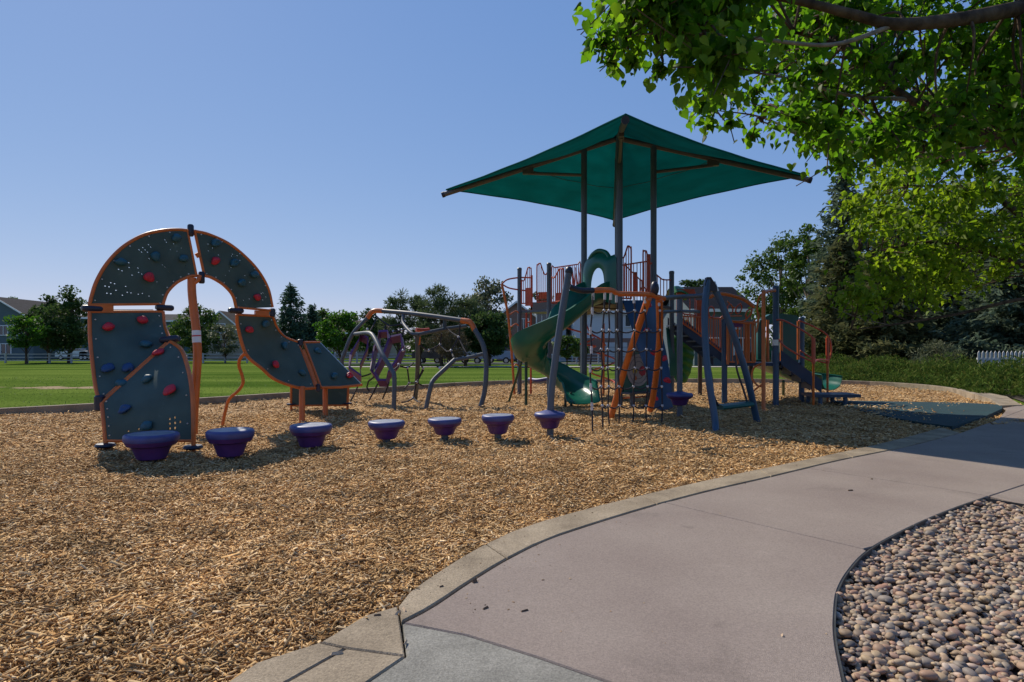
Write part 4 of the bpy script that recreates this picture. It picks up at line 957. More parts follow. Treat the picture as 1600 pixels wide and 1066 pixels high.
# spiral slide chute
cl = [(2.06,14.04,2.36),(1.72,13.80,2.22),(1.30,13.52,1.86),(.92,13.36,1.55),(.60,13.42,1.30),(.43,13.68,1.10),(.45,13.98,.92),(.66,14.18,.74),(.96,14.18,.56),(1.20,14.04,.36),(1.40,13.80,.22),(1.50,13.52,.15)]
cc = catmull([V(*q) for q in cl], 6)
def chute(cc, prof, m, name='slide_chute', parent=ps, th=.022):
    rows = []
    for i, p in enumerate(cc):
        t_ = cc[min(i+1,len(cc)-1)] - cc[max(i-1,0)]; t_.z = 0; t_.normalize(); lf = V(-t_.y, t_.x, 0); f_ = i/(len(cc)-1)
        rows.append([p - lf*x + V(0,0,z) for x, z in prof(f_)])
    MB().sheet(rows, th).build(name, M[m], parent, ang=50); return rows
def prof(f_):
    o = .46*(1-.15*f_); 
    u = [(-.40,o+.03),(-.44,o+.02),(-.425,o-.02),(-.40,o*.62),(-.345,o*.33),(-.25,.08),(-.12,.015),(.04,.0),(.18,.02),(.29,.10),(.35,.23),(.375,.38+.16*(1-f_)),(.395,.40+.16*(1-f_)),(.41,.38+.16*(1-f_))]
    return u
rw = chute(cc, prof, 'green')
# closed run-out lip at the end
e = cc[-1]; t_ = (cc[-1]-cc[-4]); t_.z = 0; t_.normalize(); lf = V(-t_.y,t_.x,0)
chute(catmull([e, e+t_*.12+V(0,0,-.01), e+t_*.24-V(0,0,.05)], 5), lambda f_: [(x*(1-.05*f_), z*(1-.85*f_)-.03*f_) for x, z in prof(1)], 'green')
pt([P(815,566,13.9), G(793,628)-V(0,0,.1)], .028, 'green_dark', 'slide_support', 8, False); pt([P(822,566,13.7), G(822,633)-V(0,0,.1)], .034, 'green_dark', 'slide_support', 8, False)
pt([V(1.22,13.75,.3), V(1.22,13.75,-.1)], .03, 'green_dark', 'slide_support', 8, False); pt([V(1.36,13.85,.3), V(1.36,13.85,-.1)], .03, 'green_dark', 'slide_support', 8, False)
# blue curved climbing wall with red holds
wl = [(973,470,13.65),(980,492,13.5),(990,520,13.3),(998,548,13.1),(1010,582,12.95),(1020,640,12.8)]; wr = [(1022,470,14.15),(1029,500,13.95),(1036,530,13.75),(1043,562,13.5),(1048,600,13.2),(1051,641,12.9)]
l_, r_ = resamp([P(*q) for q in wl], 24), resamp([P(*q) for q in wr], 24)
wrows = [[l_[i].lerp(r_[i], j/9) + V(0,-.10*math.sin(math.pi*j/9)*math.sin(i*.35+.5),0) for j in range(10)] for i in range(24)]
MB().sheet(wrows, .025).build('climbing_wall', M['wall_blue'], ps)
for px, py, Y in ((1013,478,13.75),(1009,516,13.45),(1021,552,13.1),(1042,594.5,12.95),(1022,622,12.75),(1038,560,13.3)):
    add_hold(px, py, 'hold_red', .085, ps, P(px,py,Y-.04), V(-.15,-1,.1).normalized())
for px, py, Y in ((1018,477,13.7),(1017,516,13.4),(1017,546,13.2),(1014,575,13.1)): MB().ball(P(px,py,Y-.06), .016, 6, 4).build('bolt', M['steel'], ps)
# game panel below the tower deck with a round face
g0, g1 = c2.lerp(c3,.06), c2.lerp(c3,.86); gn = V(U2.x,U2.y,0); gl = (g1-g0).length; gd = (g1-g0).normalized()
pl = [g0+V(0,0,.27), g1+V(0,0,.27), g1+V(0,0,.85)] + [g0.lerp(g1, .5+.5*math.cos(a)) + V(0,0,.9+.36*math.sin(a)) for a in [R(x) for x in range(0,181,15)]] + [g0+V(0,0,.85)]
MB().prism([p + gn*.03 for p in pl], gn*.04).build('game_panel', M['green'], ps)
gc = g0.lerp(g1,.5)+V(0,0,.80)
M['dial'] = mat('pale_dial', (.50,.44,.41), .5, .12, 6)
def disc(rad, off, m, cx=0, cz=0, name='game_dial', th=.012, n=28, pr=None):
    q = [gc + gd*(cx+rad*math.cos(2*math.pi*k/n)) + V(0,0,cz+rad*math.sin(2*math.pi*k/n)) + gn*off for k in range(n)]
    return MB().prism(q, gn*th).build(name, m, pr or ps)
dl = disc(.37, .074, M['dial'])
M['yel'] = mat('yellow_print', (.6,.42,.04), .5, .1, 6)
disc(.075, .09, M['yel'], -.13, .0, 'dial_marker', pr=dl); disc(.12, .09, M['hold_red'], .13, -.02, 'dial_marker', pr=dl, n=7); disc(.05, .09, M['orange'], -.12, -.18, 'dial_marker', pr=dl)
for rr_ in (.2, .3): MB().tube([gc + gd*rr_*math.cos(2*math.pi*k/32) + V(0,0,rr_*math.sin(2*math.pi*k/32)) + gn*.088 for k in range(32)], .006, 5, closed=True).build('dial_ring', M['slate'], dl)
MB().box(g0.lerp(g1,.42)+V(0,0,.30)+gn*.24, gd*.52, gn*.13, V(0,0,.02)).build('panel_seat', M['grey'], ps)
for f_ in (.15, .8): pt([g0.lerp(g1,f_)+gn*.2-V(0,0,.1), g0.lerp(g1,f_)+gn*.2+V(0,0,.29)], .06, 'slate', 'seat_leg', 12, False)
pt([g0+gn*.05-V(0,0,.1)*0+V(0,0,.18), g1+gn*.05+V(0,0,.18)], .02, 'orange', 'cross_bar', 8, False)
pt([g1+V(0,0,-.1)+gn*.02, g1+V(0,0,DZ)+gn*.02], .05, 'slate', 'upright', 12, False)
# orange hoop climber at the far left
pt([P(784,444,17.1), P(788,462,17.1), P(794,495,17.1), P(799,545,17.1), P(804,605,17.1)-V(0,0,.2)], .036, 'orange', 'climber_pole', 10)
pt([P(784,444,17.1), P(793,437,17.3), P(811,434,17.6), P(830,434,17.4)], .022, 'red_orange', 'climber_hoop', 8); pt([P(784,444,17.1), P(795,450,17.3), P(811,453,17.6), P(828,455,17.4)], .022, 'red_orange', 'climber_hoop', 8)
for y in (492, 512, 532, 552, 575): pt([P(796+(y-492)*.06,y,17.1), P(806,y-6,17.4), P(811,y-2,17.6)], .018, 'orange', 'climber_rung', 8)
for px in (822.5, 829.5): pt([P(px,484,17.5), P(px,602,17.5)-V(0,0,.25)], .03, 'red_orange', 'ladder_rail', 8, False)
for y in (505, 528, 551, 574): pt([P(822.5,y,17.5), P(829.5,y-3,17.5)], .018, 'red_orange', 'ladder_rung', 8, False)
pt([P(827,593,18.0), P(840,594.5,17.6), P(857,592,17.4)], .06, 'pod_rim', 'stepping_bar', 10)
# corkscrew climber behind the tower
x0, y0 = XY(943,16.6).x, 16.6
pt([V(x0,y0,-.1), V(x0,y0,2.0)], .032, 'orange', 'climber_pole', 10, False)
pt([V(x0+.33*math.cos(k*.42)-(.02*k if k > 24 else 0), y0+.33*math.sin(k*.42), .35+k*.043) for k in range(38)], .024, 'red_orange', 'corkscrew', 8)
pt([P(915,500,16.5), P(918,512,16.4), P(925,522,16.4), P(938,530,16.4), P(946,540,16.5)], .022, 'red_orange', 'corkscrew', 8)
# green ribbed leaf climber
lr = []
for i in range(26):
    z = .38 + i*.068; w = .30*math.sin(math.pi*min(1, (i+2)/28))**.6
    lr.append([P(1068,548,16.4)*1 + V(-.02+(i-13)*.004+w*(j-4)/4, .12*math.cos((j-4)/4*1.4)*-1 + .04*math.sin(i*1.9+abs(j-4)*.9), z-CH) for j in range(9)])
MB().sheet(lr, .03).build('leaf_climber', M['leaf_green'], ps, ang=70)
cv = [P(1041,512,15.4), P(1043,535,15.3), P(1046,560,15.2), P(1047,588,15.1)]
cv2 = [p + V(.22,.25,0) for p in cv]
MB().sheet([[a.lerp(b_, k/5) for k in range(6)] for a, b_ in zip(resamp(cv,10), resamp(cv2,10))], .02).build('side_panel', M['green'], ps)
# stair ramp from the tower down to the low deck
for dy, nm in ((0,'stringer'),(1.05,'stringer')):
    a0, b0 = P(1060,503,15.1)+V(0,dy,0), P(1137,563,14.75)+V(0,dy,0)
    MB().prism([a0+V(0,0,.17), b0+V(0,0,.17), b0-V(0,0,.16), a0-V(0,0,.16)], V(.02,.05,0)).build(nm, M['deck'], ps, smooth=False)
for k in range(7): 
    f_ = (k+.5)/7; p = P(1060,503,15.1).lerp(P(1137,563,14.75), f_); MB().abox(p.x-.12, p.x+.12, p.y+.05, p.y+1.04, p.z-.02, p.z+.02).build('stair_tread', M['deck'], ps, smooth=False)
barrier(XY(1064,15.05), XY(1100,14.9), zAt(503,15), zAt(528,14.9), zAt(494,15), zAt(496,14.9), 8, 'orange'); barrier(XY(1104,14.9), XY(1131,14.78), zAt(532,14.9), zAt(553,14.8), zAt(496,14.9), zAt(499,14.8), 7, 'orange')
barrier(XY(1064,16.1), XY(1131,15.9), zAt(512,16), zAt(556,15.9), zAt(490,16), zAt(498,15.9), 12, 'red_orange')
pt([P(1062,500,15.05), P(1100,529,14.92), P(1136,556,14.75)], .018, 'red_orange', 'stair_rail', 8)
pt([P(1053,486,15.2), P(1075,487,15.1), P(1094,488,15.05)], .03, 'grey', 'stair_rail', 8)
MB().box(P(1093,495,15.3), (.08,0,0), (0,.03,0), (0,0,.42)).build('barrier_panel', M['red_orange'], ps)
# green roof pod over the bridge
gr = [[P(1052+ i*4.2, 454 - 9*math.sin(math.pi*min(1,(i+1.5)/8)), 16.2) + V(0, j*.16, -.03*(j-2.5)**2) for j in range(6)] for i in range(9)]
MB().sheet(gr, .03).build('tunnel_roof', M['leaf_green'], ps); 
MB().box(P(1071,456,16.3), (.24,0,0), (0,.03,0), (0,0,.07)).build('tunnel_band', M['red_orange'], ps)
for px in (1058,1066,1078,1086): pt([P(px,456,16.4), P(px,494,16.4)], .016, 'red_orange', 'picket', 6, False)
# arched ring rail
def z7(zx, zy): return (1080+zx*.11254, 420+zy*.11257)
pt([P(*z7(250,400),13.9), P(*z7(360,350),13.9), P(*z7(480,355),13.9), P(*z7(620,390),13.9), P(*z7(750,440),13.9), P(*z7(880,540),13.85)], .04, 'orange', 'arched_rail', 12)
def ring(px, py, Y, rx, ry, m='red_orange', tilt=0):
    c = P(px,py,Y); MB().tube([c + V(rx*math.cos(2*math.pi*k/20)+tilt*math.sin(2*math.pi*k/20), .06*math.cos(2*math.pi*k/20), ry*math.sin(2*math.pi*k/20)) for k in range(20)], .017, 8, closed=True).build('rail_ring', M[m], ps)
ring(*z7(540,560),13.9,.085,.11); ring(*z7(660,560),13.9,.085,.11,tilt=.03); ring(*z7(800,620),13.88,.085,.10,tilt=.04); ring(*z7(280,600),14.1,.09,.13)
pt([P(*z7(420,440),13.9), P(*z7(480,640),13.9), P(*z7(560,720),13.9), P(*z7(720,725),13.9), P(*z7(800,660),13.9), P(*z7(850,560),13.9)], .018, 'orange', 'rail_loop', 8)
pt([P(*z7(640,745),13.9), P(*z7(780,760),13.8), P(*z7(900,745),13.7), P(*z7(940,680),13.6), P(*z7(930,600),13.5)], .018, 'orange', 'rail_loop', 8)
pt([P(*z7(500,450),13.9), P(*z7(600,540),13.9), P(*z7(690,480),13.9)], .014, 'orange', 'rail_loop', 8); pt([P(*z7(500,655),13.9), P(*z7(700,655),13.9)], .014, 'orange', 'rail_loop', 8, False)
barrier(XY(1136,14.45), XY(1180,14.15), .98, .98, zAt(503,14.4), zAt(504,14.2), 9, 'orange')
for px, w in ((1137,.03),(1151,.035),(1167,.05),(1176,.03)): MB().box(P(px,537,14.36), (w,0,0), (0,.012,0), (0,0,.50)).build('barrier_slat', M['orange'], ps, smooth=False)
MB().box(P(1153,508,14.0), (.11,0,0), (0,.02,0), (0,0,.045)).build('play_panel', M['violet'], ps)
for px in (1150,1155.5): MB().ball(P(px,513.5,13.95), .03, 8, 5).build('panel_knob', M['knot'], ps)
# pole arch beside the low deck
pt([G(1193,640)-V(0,0,.1), P(1193,560,13.0), P(1193,466,13.05), P(1195,457,13.2), P(1203,454.5,13.6), P(1210,454,13.95)], .042, 'orange', 'slide_pole', 12)
pt([P(1196,456,13.2), P(1187,463,13.3), P(1183,480,13.4), P(1185,500,13.4), P(1182,520,13.4)], .02, 'orange', 'pole_spiral', 8)
pt([P(1190,568,13.7), P(1178,575,13.8), P(1175,590,13.8), P(1183,602,13.6), P(1192,604,13.2)], .022, 'orange', 'climber_hoop', 8); pt([P(1175,614,13.6), P(1182,607,13.4), P(1192,600,13.1)], .02, 'orange', 'climber_hoop', 8)
# teal hood of the small slide
def hood_piece(pl, Y, th=.25): MB().prism([P(a,b_,Y) for a, b_ in pl], V(0,th,0)).build('slide_hood', M['teal'], ps)
hood_piece([(1184,568),(1184,510),(1188,500),(1195,497),(1195,568)], 15.7); hood_piece([(1222,568),(1222,506),(1250,506),(1250,568)], 15.5)
hood_piece([(1195,512),(1195,496),(1204,491),(1222,490),(1244,493),(1252,499),(1252,510),(1222,508),(1205,506)], 15.6)
for px, a, b_ in ((1199.5,500,566),(1221,502,566),(1247.5,502,562)): pt([P(px,a,14.6), P(px,b_,14.6)], .034, 'orange', 'hand_post', 10, False)
# small green slide leaving to the far right
s2 = catmull([V(6.3,15.7,1.0), V(6.9,16.35,.72), V(7.5,16.6,.52), V(7.95,16.6,.34), V(8.3,16.35,.25), V(8.5,16.0,.2)], 6)
chute(s2, lambda f_: [(x*1.05, z*.75) for x, z in prof(0)], 'green'); pt([P(1224,596,16.3), G(1224,616)-V(0,0,.1)], .04, 'green_dark', 'slide_support', 8, False); pt([V(8.2,16.4,.3), V(8.2,16.4,-.1)], .03, 'green_dark', 'slide_support', 8, False)
# transfer steps
s0, s1, sw = P(1221,559,14.0), P(1284,605,13.9), V(.12,.78,0)
nst = 4
for e_ in (V(0,0,0), sw):
    MB().prism([s0+e_+V(0,0,.17), s1+e_+V(0,0,.16), s1+e_-V(0,0,.13), s0+e_-V(0,0,.17)], V(0,.04,0)).build('stringer', M['deck'], ps, smooth=False)
for k in range(nst):
    c_ = s0.lerp(s1, (k+.6)/nst)+sw*.5+V(0,.02,0)
    MB().box(c_, V(.12,0,0), sw*.47, V(0,0,.02)).build('stair_tread', M['deck'], ps, smooth=False); MB().box(c_-V(.12,0,.07), V(.01,0,0), sw*.47, V(0,0,.06)).build('stair_riser', M['deck'], ps, smooth=False)
pc_ = P(1308,618.5,13.95)+V(0,.3,0)
MB().box(pc_, V(.55,0,0), V(.04,.38,0), V(0,0,.035)).build('transfer_platform', M['deck'], ps, smooth=False)
for a, b_ in ((-.38,-.28),(.2,-.28),(-.38,.28),(.2,.28)): q = pc_+V(a,b_,0); pt([V(q.x,q.y,-.1), V(q.x,q.y,pc_.z)], .05, 'blue', 'platform_leg', 10, False)
for q in (( [P(1213,500,13.95), P(1225,501,13.9), P(1250,514,13.75), P(1268,526,13.65), P(1271,533,13.6)], 'handrail'), ([P(1216,530,13.95), P(1227,542,13.85), P(1250,556,13.7), P(1271,566,13.6)], 'handrail'),
          ([P(1248,501,14.7), P(1268,509,14.7), P(1288,520,14.7), P(1297,531,14.7), P(1299,550,14.7), P(1294,566,14.7)], 'handrail'), ([P(1250,548,14.7), P(1272,562,14.7), P(1294,568,14.7)], 'handrail'), ([P(1271,566,13.6), P(1280,562,13.9), P(1294,563,14.7)], 'handrail')): pt(q[0], .02, 'red_orange', q[1], 8)
pt([G(1271,633)-V(0,0,.1), P(1271,530,13.6)], .026, 'orange', 'hand_post', 10, False); pt([G(1293,628)-V(0,0,.1), P(1293,526,14.7)], .026, 'orange', 'hand_post', 10, False)
for px, Y in ((1271,13.6),(1293,14.7)): pt([P(px,568,Y), P(px,528,Y)], .042, 'red_orange', 'post_sleeve', 10, False)
# ================================================================== VEGETATION
def leafcol(*cs): return list(cs)
M['lf_lime'] = island_mat('lime_leaves', [(0.10,0.165,0.014),(0.145,0.22,0.02),(0.20,0.265,0.026)], 0.55, 0.55, (1.7,1.8,0.7), spec=.2)
M['lf_near'] = island_mat('linden_leaves', [(0.042,0.10,0.013),(0.068,0.145,0.016),(0.115,0.19,0.022)], 0.5, 0.68, (1.9,2.1,0.6), spec=.25)
M['lf_mid'] = island_mat('green_leaves', [(0.04,0.08,0.016),(0.065,0.11,0.02),(0.09,0.135,0.025)], 0.6, 0.3, (1.3,1.5,0.8))
M['lf_bright'] = island_mat('bright_leaves', [(0.04,0.10,0.012),(0.06,0.14,0.015),(0.08,0.17,0.02)], 0.6, 0.4, (1.3,1.5,0.7))
M['lf_dark'] = island_mat('dark_leaves', [(0.034,0.072,0.02),(0.056,0.10,0.026),(0.08,0.125,0.032)], 0.7, 0.35, spec=.15)
M['lf_pale'] = island_mat('pale_grey_green_leaves', [(0.09,0.11,0.055),(0.125,0.145,0.07),(0.16,0.175,0.09)], 0.6, 0.3)
M['ndl_blue'] = island_mat('blue_spruce_needles', [(0.075,0.115,0.075),(0.11,0.15,0.098),(0.15,0.19,0.12)], 0.85, 0.35, spec=.05)
M['ndl_dark'] = island_mat('dark_spruce_needles', [(0.042,0.09,0.058),(0.066,0.118,0.072),(0.09,0.145,0.088)], 0.85, 0.35, spec=.05)
M['ndl_olive'] = island_mat('olive_spruce_needles', [(0.085,0.10,0.042),(0.12,0.13,0.054),(0.16,0.16,0.07)], 0.85, 0.35, spec=.05)
M['ndl_pine'] = island_mat('pine_needles', [(0.06,0.095,0.04),(0.09,0.128,0.052),(0.125,0.155,0.065)], 0.8, 0.3, spec=.1)
M['twig_brown'] = island_mat('brown_twigs', [(0.09,0.065,0.035),(0.13,0.095,0.05),(0.10,0.09,0.045)], 0.8, 0.15)
M['juniper'] = island_mat('juniper_sprays', [(0.045,0.09,0.014),(0.072,0.125,0.02),(0.10,0.155,0.026),(0.16,0.165,0.04)], 0.8, 0.3, spec=.05)
M['grass_blade'] = island_mat('grass_blades', [(0.06,0.12,0.016),(0.09,0.16,0.022),(0.13,0.19,0.035)], 0.7, 0.35)
def frames(n, g, up=0.0, droop=0.0):
    """n random (u, w) pairs: u = long axis, w = cross axis"""
    u = g.normal(size=(n,3)); u[:,2] -= droop; u /= np.linalg.norm(u,axis=1)[:,None]
    q = g.normal(size=(n,3)); q[:,2] += 0
    nrm = g.normal(size=(n,3)); nrm[:,2] = np.abs(nrm[:,2]) + up
    w = np.cross(nrm, u); w /= np.linalg.norm(w,axis=1)[:,None]+1e-9
    return u, w
def diamonds(c, u, w, L_, W_):
    L_ = np.broadcast_to(L_, (len(c),))[:,None]; W_ = np.broadcast_to(W_, (len(c),))[:,None]
    v = np.stack([c-u*L_/2, c+w*W_/2+u*L_*.05, c+u*L_/2, c-w*W_/2+u*L_*.05], 1)
    t_ = np.array([(0,1,2),(0,2,3)])[None] + (np.arange(len(c))*4)[:,None,None]
    return v.reshape(-1,3), t_.reshape(-1,3)
def leaves(c, u, w, L_, g):
    """folded ovate leaves with a pointed tip"""
    n = len(c); L_ = np.broadcast_to(L_, (n,))[:,None]; nr = np.cross(u, w); f_ = g.uniform(.05,.3,n)[:,None]; cu = g.uniform(-.05,.25,n)[:,None]
    k = lambda a, b_, d: c + u*L_*(a-.45) + w*L_*b_ + nr*L_*(d*f_ - cu*a*a)
    S_ = [(-.06,.17,.5),(.06,.34,.9),(.26,.43,1.1),(.50,.36,1),(.74,.18,.6)]      # half outline of a heart-shaped leaf
    v = np.stack([k(.03,0,0)] + [k(*q) for q in S_] + [k(1.0,0,0)] + [k(a,-b_,d) for a, b_, d in S_[::-1]] + [k(.28,0,0), k(.6,0,0)], 1)
    tr_ = np.array([(0,1,12),(1,2,12),(2,3,12),(3,13,12),(3,4,13),(4,5,13),(5,6,13),(6,7,13),(7,8,13),(8,9,13),(9,12,13),(9,10,12),(10,11,12),(11,0,12)])
    return v.reshape(-1,3), (tr_[None] + (np.arange(n)*14)[:,None,None]).reshape(-1,3)
def tree(name, label, x, y, H, Rw, z0, m, n_cl, per, leaf, seed, cat='tree', group=None, bark='bark', wide=.42, trunk_r=None, squash=1.0, style='leaf'):
    """broadleaf or pine: trunk, limbs and clumped foliage through the crown's volume"""
    leaf *= .78; per = int(per*1.7)
    g = np.random.default_rng(seed); t_ = thing(name, (x, y, -0.06), label, cat, group); B = V(x, y, -0.06)
    tr_ = trunk_r or H*.022
    cz = (z0+H)/2; hz = (H-z0)/2
    cl = []
    while len(cl) < n_cl:
        p = g.normal(size=3); p /= np.linalg.norm(p); r_ = g.uniform(.25,1)**.5
        q = p*r_*np.array([Rw, Rw, hz]); 
        tz = (q[2]/hz+1)/2; lim = math.sin(math.pi*min(1, (tz*.86+.12)))**.55
        q[0] *= lim; q[1] *= lim; cl.append(q*(.9+.2*g.random()))
    cl = np.array(cl) + np.array([x, y, cz-.06])
    lm = MB(); top = B + V(g.normal(0,.03*H), g.normal(0,.03*H), H*.86)
    lm.tube(catmull([B - V(0,0,.2), B+V(0,0,H*.12), B.lerp(top,.45)+V(g.normal(0,.02*H),g.normal(0,.02*H),0), top], 4), tr_, 8, rr=[tr_*(1.25-1.1*i/12) for i in range(13)])
    lm.build('trunk', M[bark], t_)
    br = MB()
    for q in cl[g.permutation(len(cl))[:min(len(cl), 26)]]:
        q = V(*q); f_ = max(.12, min(.8, (q.z-.1*H - (q.xy-B.xy).length*.5)/H)); s_ = B.lerp(top, f_)
        br.tube(catmull([s_, s_.lerp(q,.5)+V(0,0,.02*H), q], 3), .02, 5, rr=[tr_*.35*(1-.8*i/6) for i in range(7)], caps=False)
    br.build('limbs', M[bark], t_)
    c = np.repeat(cl, per, 0); rad = (Rw*wide)*g.uniform(.5,1.1,len(cl)).repeat(per)[:,None]
    d_ = g.normal(size=c.shape); d_ /= np.linalg.norm(d_,axis=1)[:,None]; c = c + d_*rad*(g.random(len(c))[:,None]**.5)*np.array([1,1,.62*squash])
    u, w = frames(len(c), g, .6, .3)
    if style == 'pine': u = d_ + np.array([0,0,.5]) + g.normal(0,.35,c.shape); u /= np.linalg.norm(u,axis=1)[:,None]; w = np.cross(u, g.normal(size=c.shape)); w /= np.linalg.norm(w,axis=1)[:,None]
    L_ = leaf*g.uniform(.6,1.3,len(c)); v, f2 = diamonds(c, u, w, L_, L_*(.18 if style == 'pine' else .62))
    np_mesh('foliage', v, f2, M[m], t_); return t_
def spruce(label, x, y, H, Rw, m, nb, seed, group=None, card=.3, z0=.04, name='spruce_tree', dens=1.0):
    g = np.random.default_rng(seed); t_ = thing(name, (x, y, -.06), label, 'tree', group); B = V(x,y,-.06)
    MB().tube([B - V(0,0,.2), B + V(0,0,H*.5), B + V(0,0,H*.97)], .1, 8, rr=[H*.018, H*.011, .02]).build('trunk', M['bark'], t_)
    C_, Uu = [], []; bm_ = MB()
    for i in range(nb):
        f_ = z0 + (1-z0)*(i+g.random()*.8)/nb; f_ = min(.995, f_**.95); az = i*2.399+g.normal(0,.35)
        Ln = Rw*((1-f_)**.85)*g.uniform(.72,1.12)+.12; d_ = np.array([math.cos(az), math.sin(az), 0]); zc = f_*H
        rise = g.uniform(-.28,.02) if f_ < .7 else g.uniform(0,.5)
        m_ = max(4, int(Ln/card*5.2*dens)); s_ = np.sort(g.random(m_))**.75
        pz = zc + Ln*(rise*s_ + .22*s_*s_)
        pos = np.outer(s_*Ln, d_); pos[:,2] = pz; side = np.array([-d_[1], d_[0], 0])
        wd = (.10+.24*(1-s_))*Ln
        sg = g.uniform(-1,1,m_)
        pos += np.outer(sg*wd, side); pos[:,2] -= np.abs(sg)*wd*.25 + g.uniform(0,.10,m_)*Ln*.4
        uu = d_[None]*(.8) + side[None]*np.sign(sg)[:,None]*g.uniform(.2,.9,m_)[:,None] + np.stack([np.zeros(m_), np.zeros(m_), g.uniform(-.55,.25,m_)],1)
        C_.append(pos); Uu.append(uu)
        if i % 2 == 0 and Ln > card: bm_.tube([B+V(0,0,zc), B+V(d_[0]*Ln*.5,d_[1]*Ln*.5,zc+Ln*(rise*.5+.05)), B+V(d_[0]*Ln*.9,d_[1]*Ln*.9,zc+Ln*(rise*.9+.18))], .02, 4, rr=[H*.004,H*.003,.006], caps=False)
    bm_.build('limbs', M['bark'], t_)
    c = np.concatenate(C_) + np.array([x, y, -.06]); u = np.concatenate(Uu); c = np.concatenate([c + g.normal(0, card*.3, c.shape) for _ in range(3)]); u = np.concatenate([u + g.normal(0,.4,u.shape) for _ in range(3)])
    u /= np.linalg.norm(u,axis=1)[:,None]; nr = g.normal(0,.8,u.shape); nr[:,2] += .7; w = np.cross(nr, u); w /= np.linalg.norm(w,axis=1)[:,None]+1e-9
    L_ = card*g.uniform(.6,1.35,len(c)); v, f2 = diamonds(c, u, w, L_, L_*.3); np_mesh('foliage', v, f2, M[m], t_); return t_
def px_x(px, Y): return (px-CX)/F*Y
def hgt(py, Y): return CH+.06-(py-HY)/F*Y

BG = 'trees beyond the field'
def T(name, label, px, Y, top, wpx, bot, m, ncl, per, leaf, seed, **k):
    return tree(name, label, px_x(px,Y), Y, hgt(top,Y), wpx/2/F*Y, max(.3, hgt(bot,Y)), m, ncl, per, leaf, seed, group=BG, **k)
T('shade_tree','broad dark tree left of the climbing arch, right one of the pair by the fence',108,64,457,74,552,'lf_dark',60,60,.42,21)
T('shade_tree','dark tree behind the pale green one at the far left',76,66,459,66,550,'lf_dark',56,60,.42,22)
T('young_tree','pale green small tree at the far left in front of the grey house',41,60,487,56,548,'lf_bright',40,55,.34,23)
T('shade_tree','distant hazy tree rising over the roof of the far left house',18,110,461,60,530,'lf_mid',40,50,.6,24)
T('shade_tree','rounded green tree seen through the opening of the climbing arch',310,66,474,66,556,'lf_mid',56,60,.4,25)
T('young_tree','loose olive tree in front of the beige house, beside the arch post',352,63,505,48,556,'lf_pale',26,40,.34,26)
T('shade_tree','small dark tree top between the blue-grey and beige houses',285,80,497,40,545,'lf_dark',26,40,.5,27)
spruce('tall pointed dark spruce right of the climbing arch', px_x(455,62), 62, hgt(447,62), 2.9, 'ndl_dark', 120, 31, BG, .5)
spruce('shorter dark spruce touching the right side of the tall pointed one', px_x(488,64), 64, hgt(480,64), 2.3, 'ndl_dark', 100, 32, BG, .5)
spruce('dark spruce between the climbing arch and the tall pointed spruce', px_x(425,70), 70, hgt(486,70), 2.2, 'ndl_dark', 90, 33, BG, .5)
T('shade_tree','bright green round tree left of the web climber',532,54,486,74,553,'lf_bright',64,62,.36,34)
T('shade_tree','pale far tree peeping above between spruce and bright round tree',506,90,479,50,545,'lf_mid',30,44,.55,35)
T('shade_tree','dark far tree behind the left end of the web climber',575,80,484,60,553,'lf_dark',40,50,.5,36)
T('pine_tree','slim open-topped pine left in the pine group behind the web climber',622,54,456,50,552,'ndl_pine',46,46,.55,41,style='pine',wide=.5)
T('pine_tree','tallest pine with tufted top in the middle of the pine group',690,52,444,86,555,'ndl_pine',84,48,.55,42,style='pine',wide=.34)
T('pine_tree','ragged pine left of the tallest one in the pine group',656,55,460,62,552,'ndl_pine',56,46,.55,43,style='pine',wide=.4)
T('pine_tree','dense pine right of the tallest one, above the web climber elbow',727,53,460,66,555,'ndl_pine',66,50,.55,44,style='pine',wide=.42)
T('cottonwood_tree','airy pale cottonwood standing above the pines at the right',762,82,436,74,520,'lf_pale',60,34,.6,45,bark='bark_pale')
T('shade_tree','low dark broad tree over the parked cars left of the slide',765,50,484,76,556,'lf_dark',70,60,.38,46)
T('bare_bush','brownish twiggy bush seen through the ropes of the web climber',702,47,512,66,561,'twig_brown',40,60,.34,47,cat='bush',style='pine',wide=.5)
T('young_tree','small lollipop tree on the verge behind the spiral slide',886,47,524,46,557,'lf_mid',34,56,.26,48)
T('young_tree','smaller green tree right of the lollipop tree behind the tower',905,50,532,30,558,'lf_mid',20,46,.26,49)
T('cottonwood_tree','airy tree top showing left of the main tower railings',846,86,455,50,520,'lf_pale',36,34,.6,50,bark='bark_pale')
T('shade_tree','dark tree top rising behind the bridge between tower and low deck',1086,66,427,62,545,'lf_dark',50,44,.5,51)
T('shade_tree','dark green mass of tree behind the low deck',1140,75,462,80,555,'lf_dark',50,50,.55,52)
# far belt of trees along the horizon, one mass
g = np.random.default_rng(55); cl = []
for i in range(420):
    y = g.uniform(118,150); x = g.uniform(-1.0,.95)*y; cl.append((x, y, g.uniform(.3,1)**.8*(4.2+2.2*math.sin(x*.09)+1.3*math.sin(x*.31+1))))
cl = np.array(cl); c = np.repeat(cl, 60, 0) + g.normal(0,1,(len(cl)*60,3))*np.array([1.7,1.7,1.0]); u, w = frames(len(c), g, .6, .3)
v, f2 = diamonds(c, u, w, g.uniform(.5,1.1,len(c)), g.uniform(.35,.7,len(c))); tag(np_mesh('far_trees', v, f2, M['lf_dark']), 'continuous belt of hazy far trees closing the horizon behind the houses', 'trees', kind='stuff')
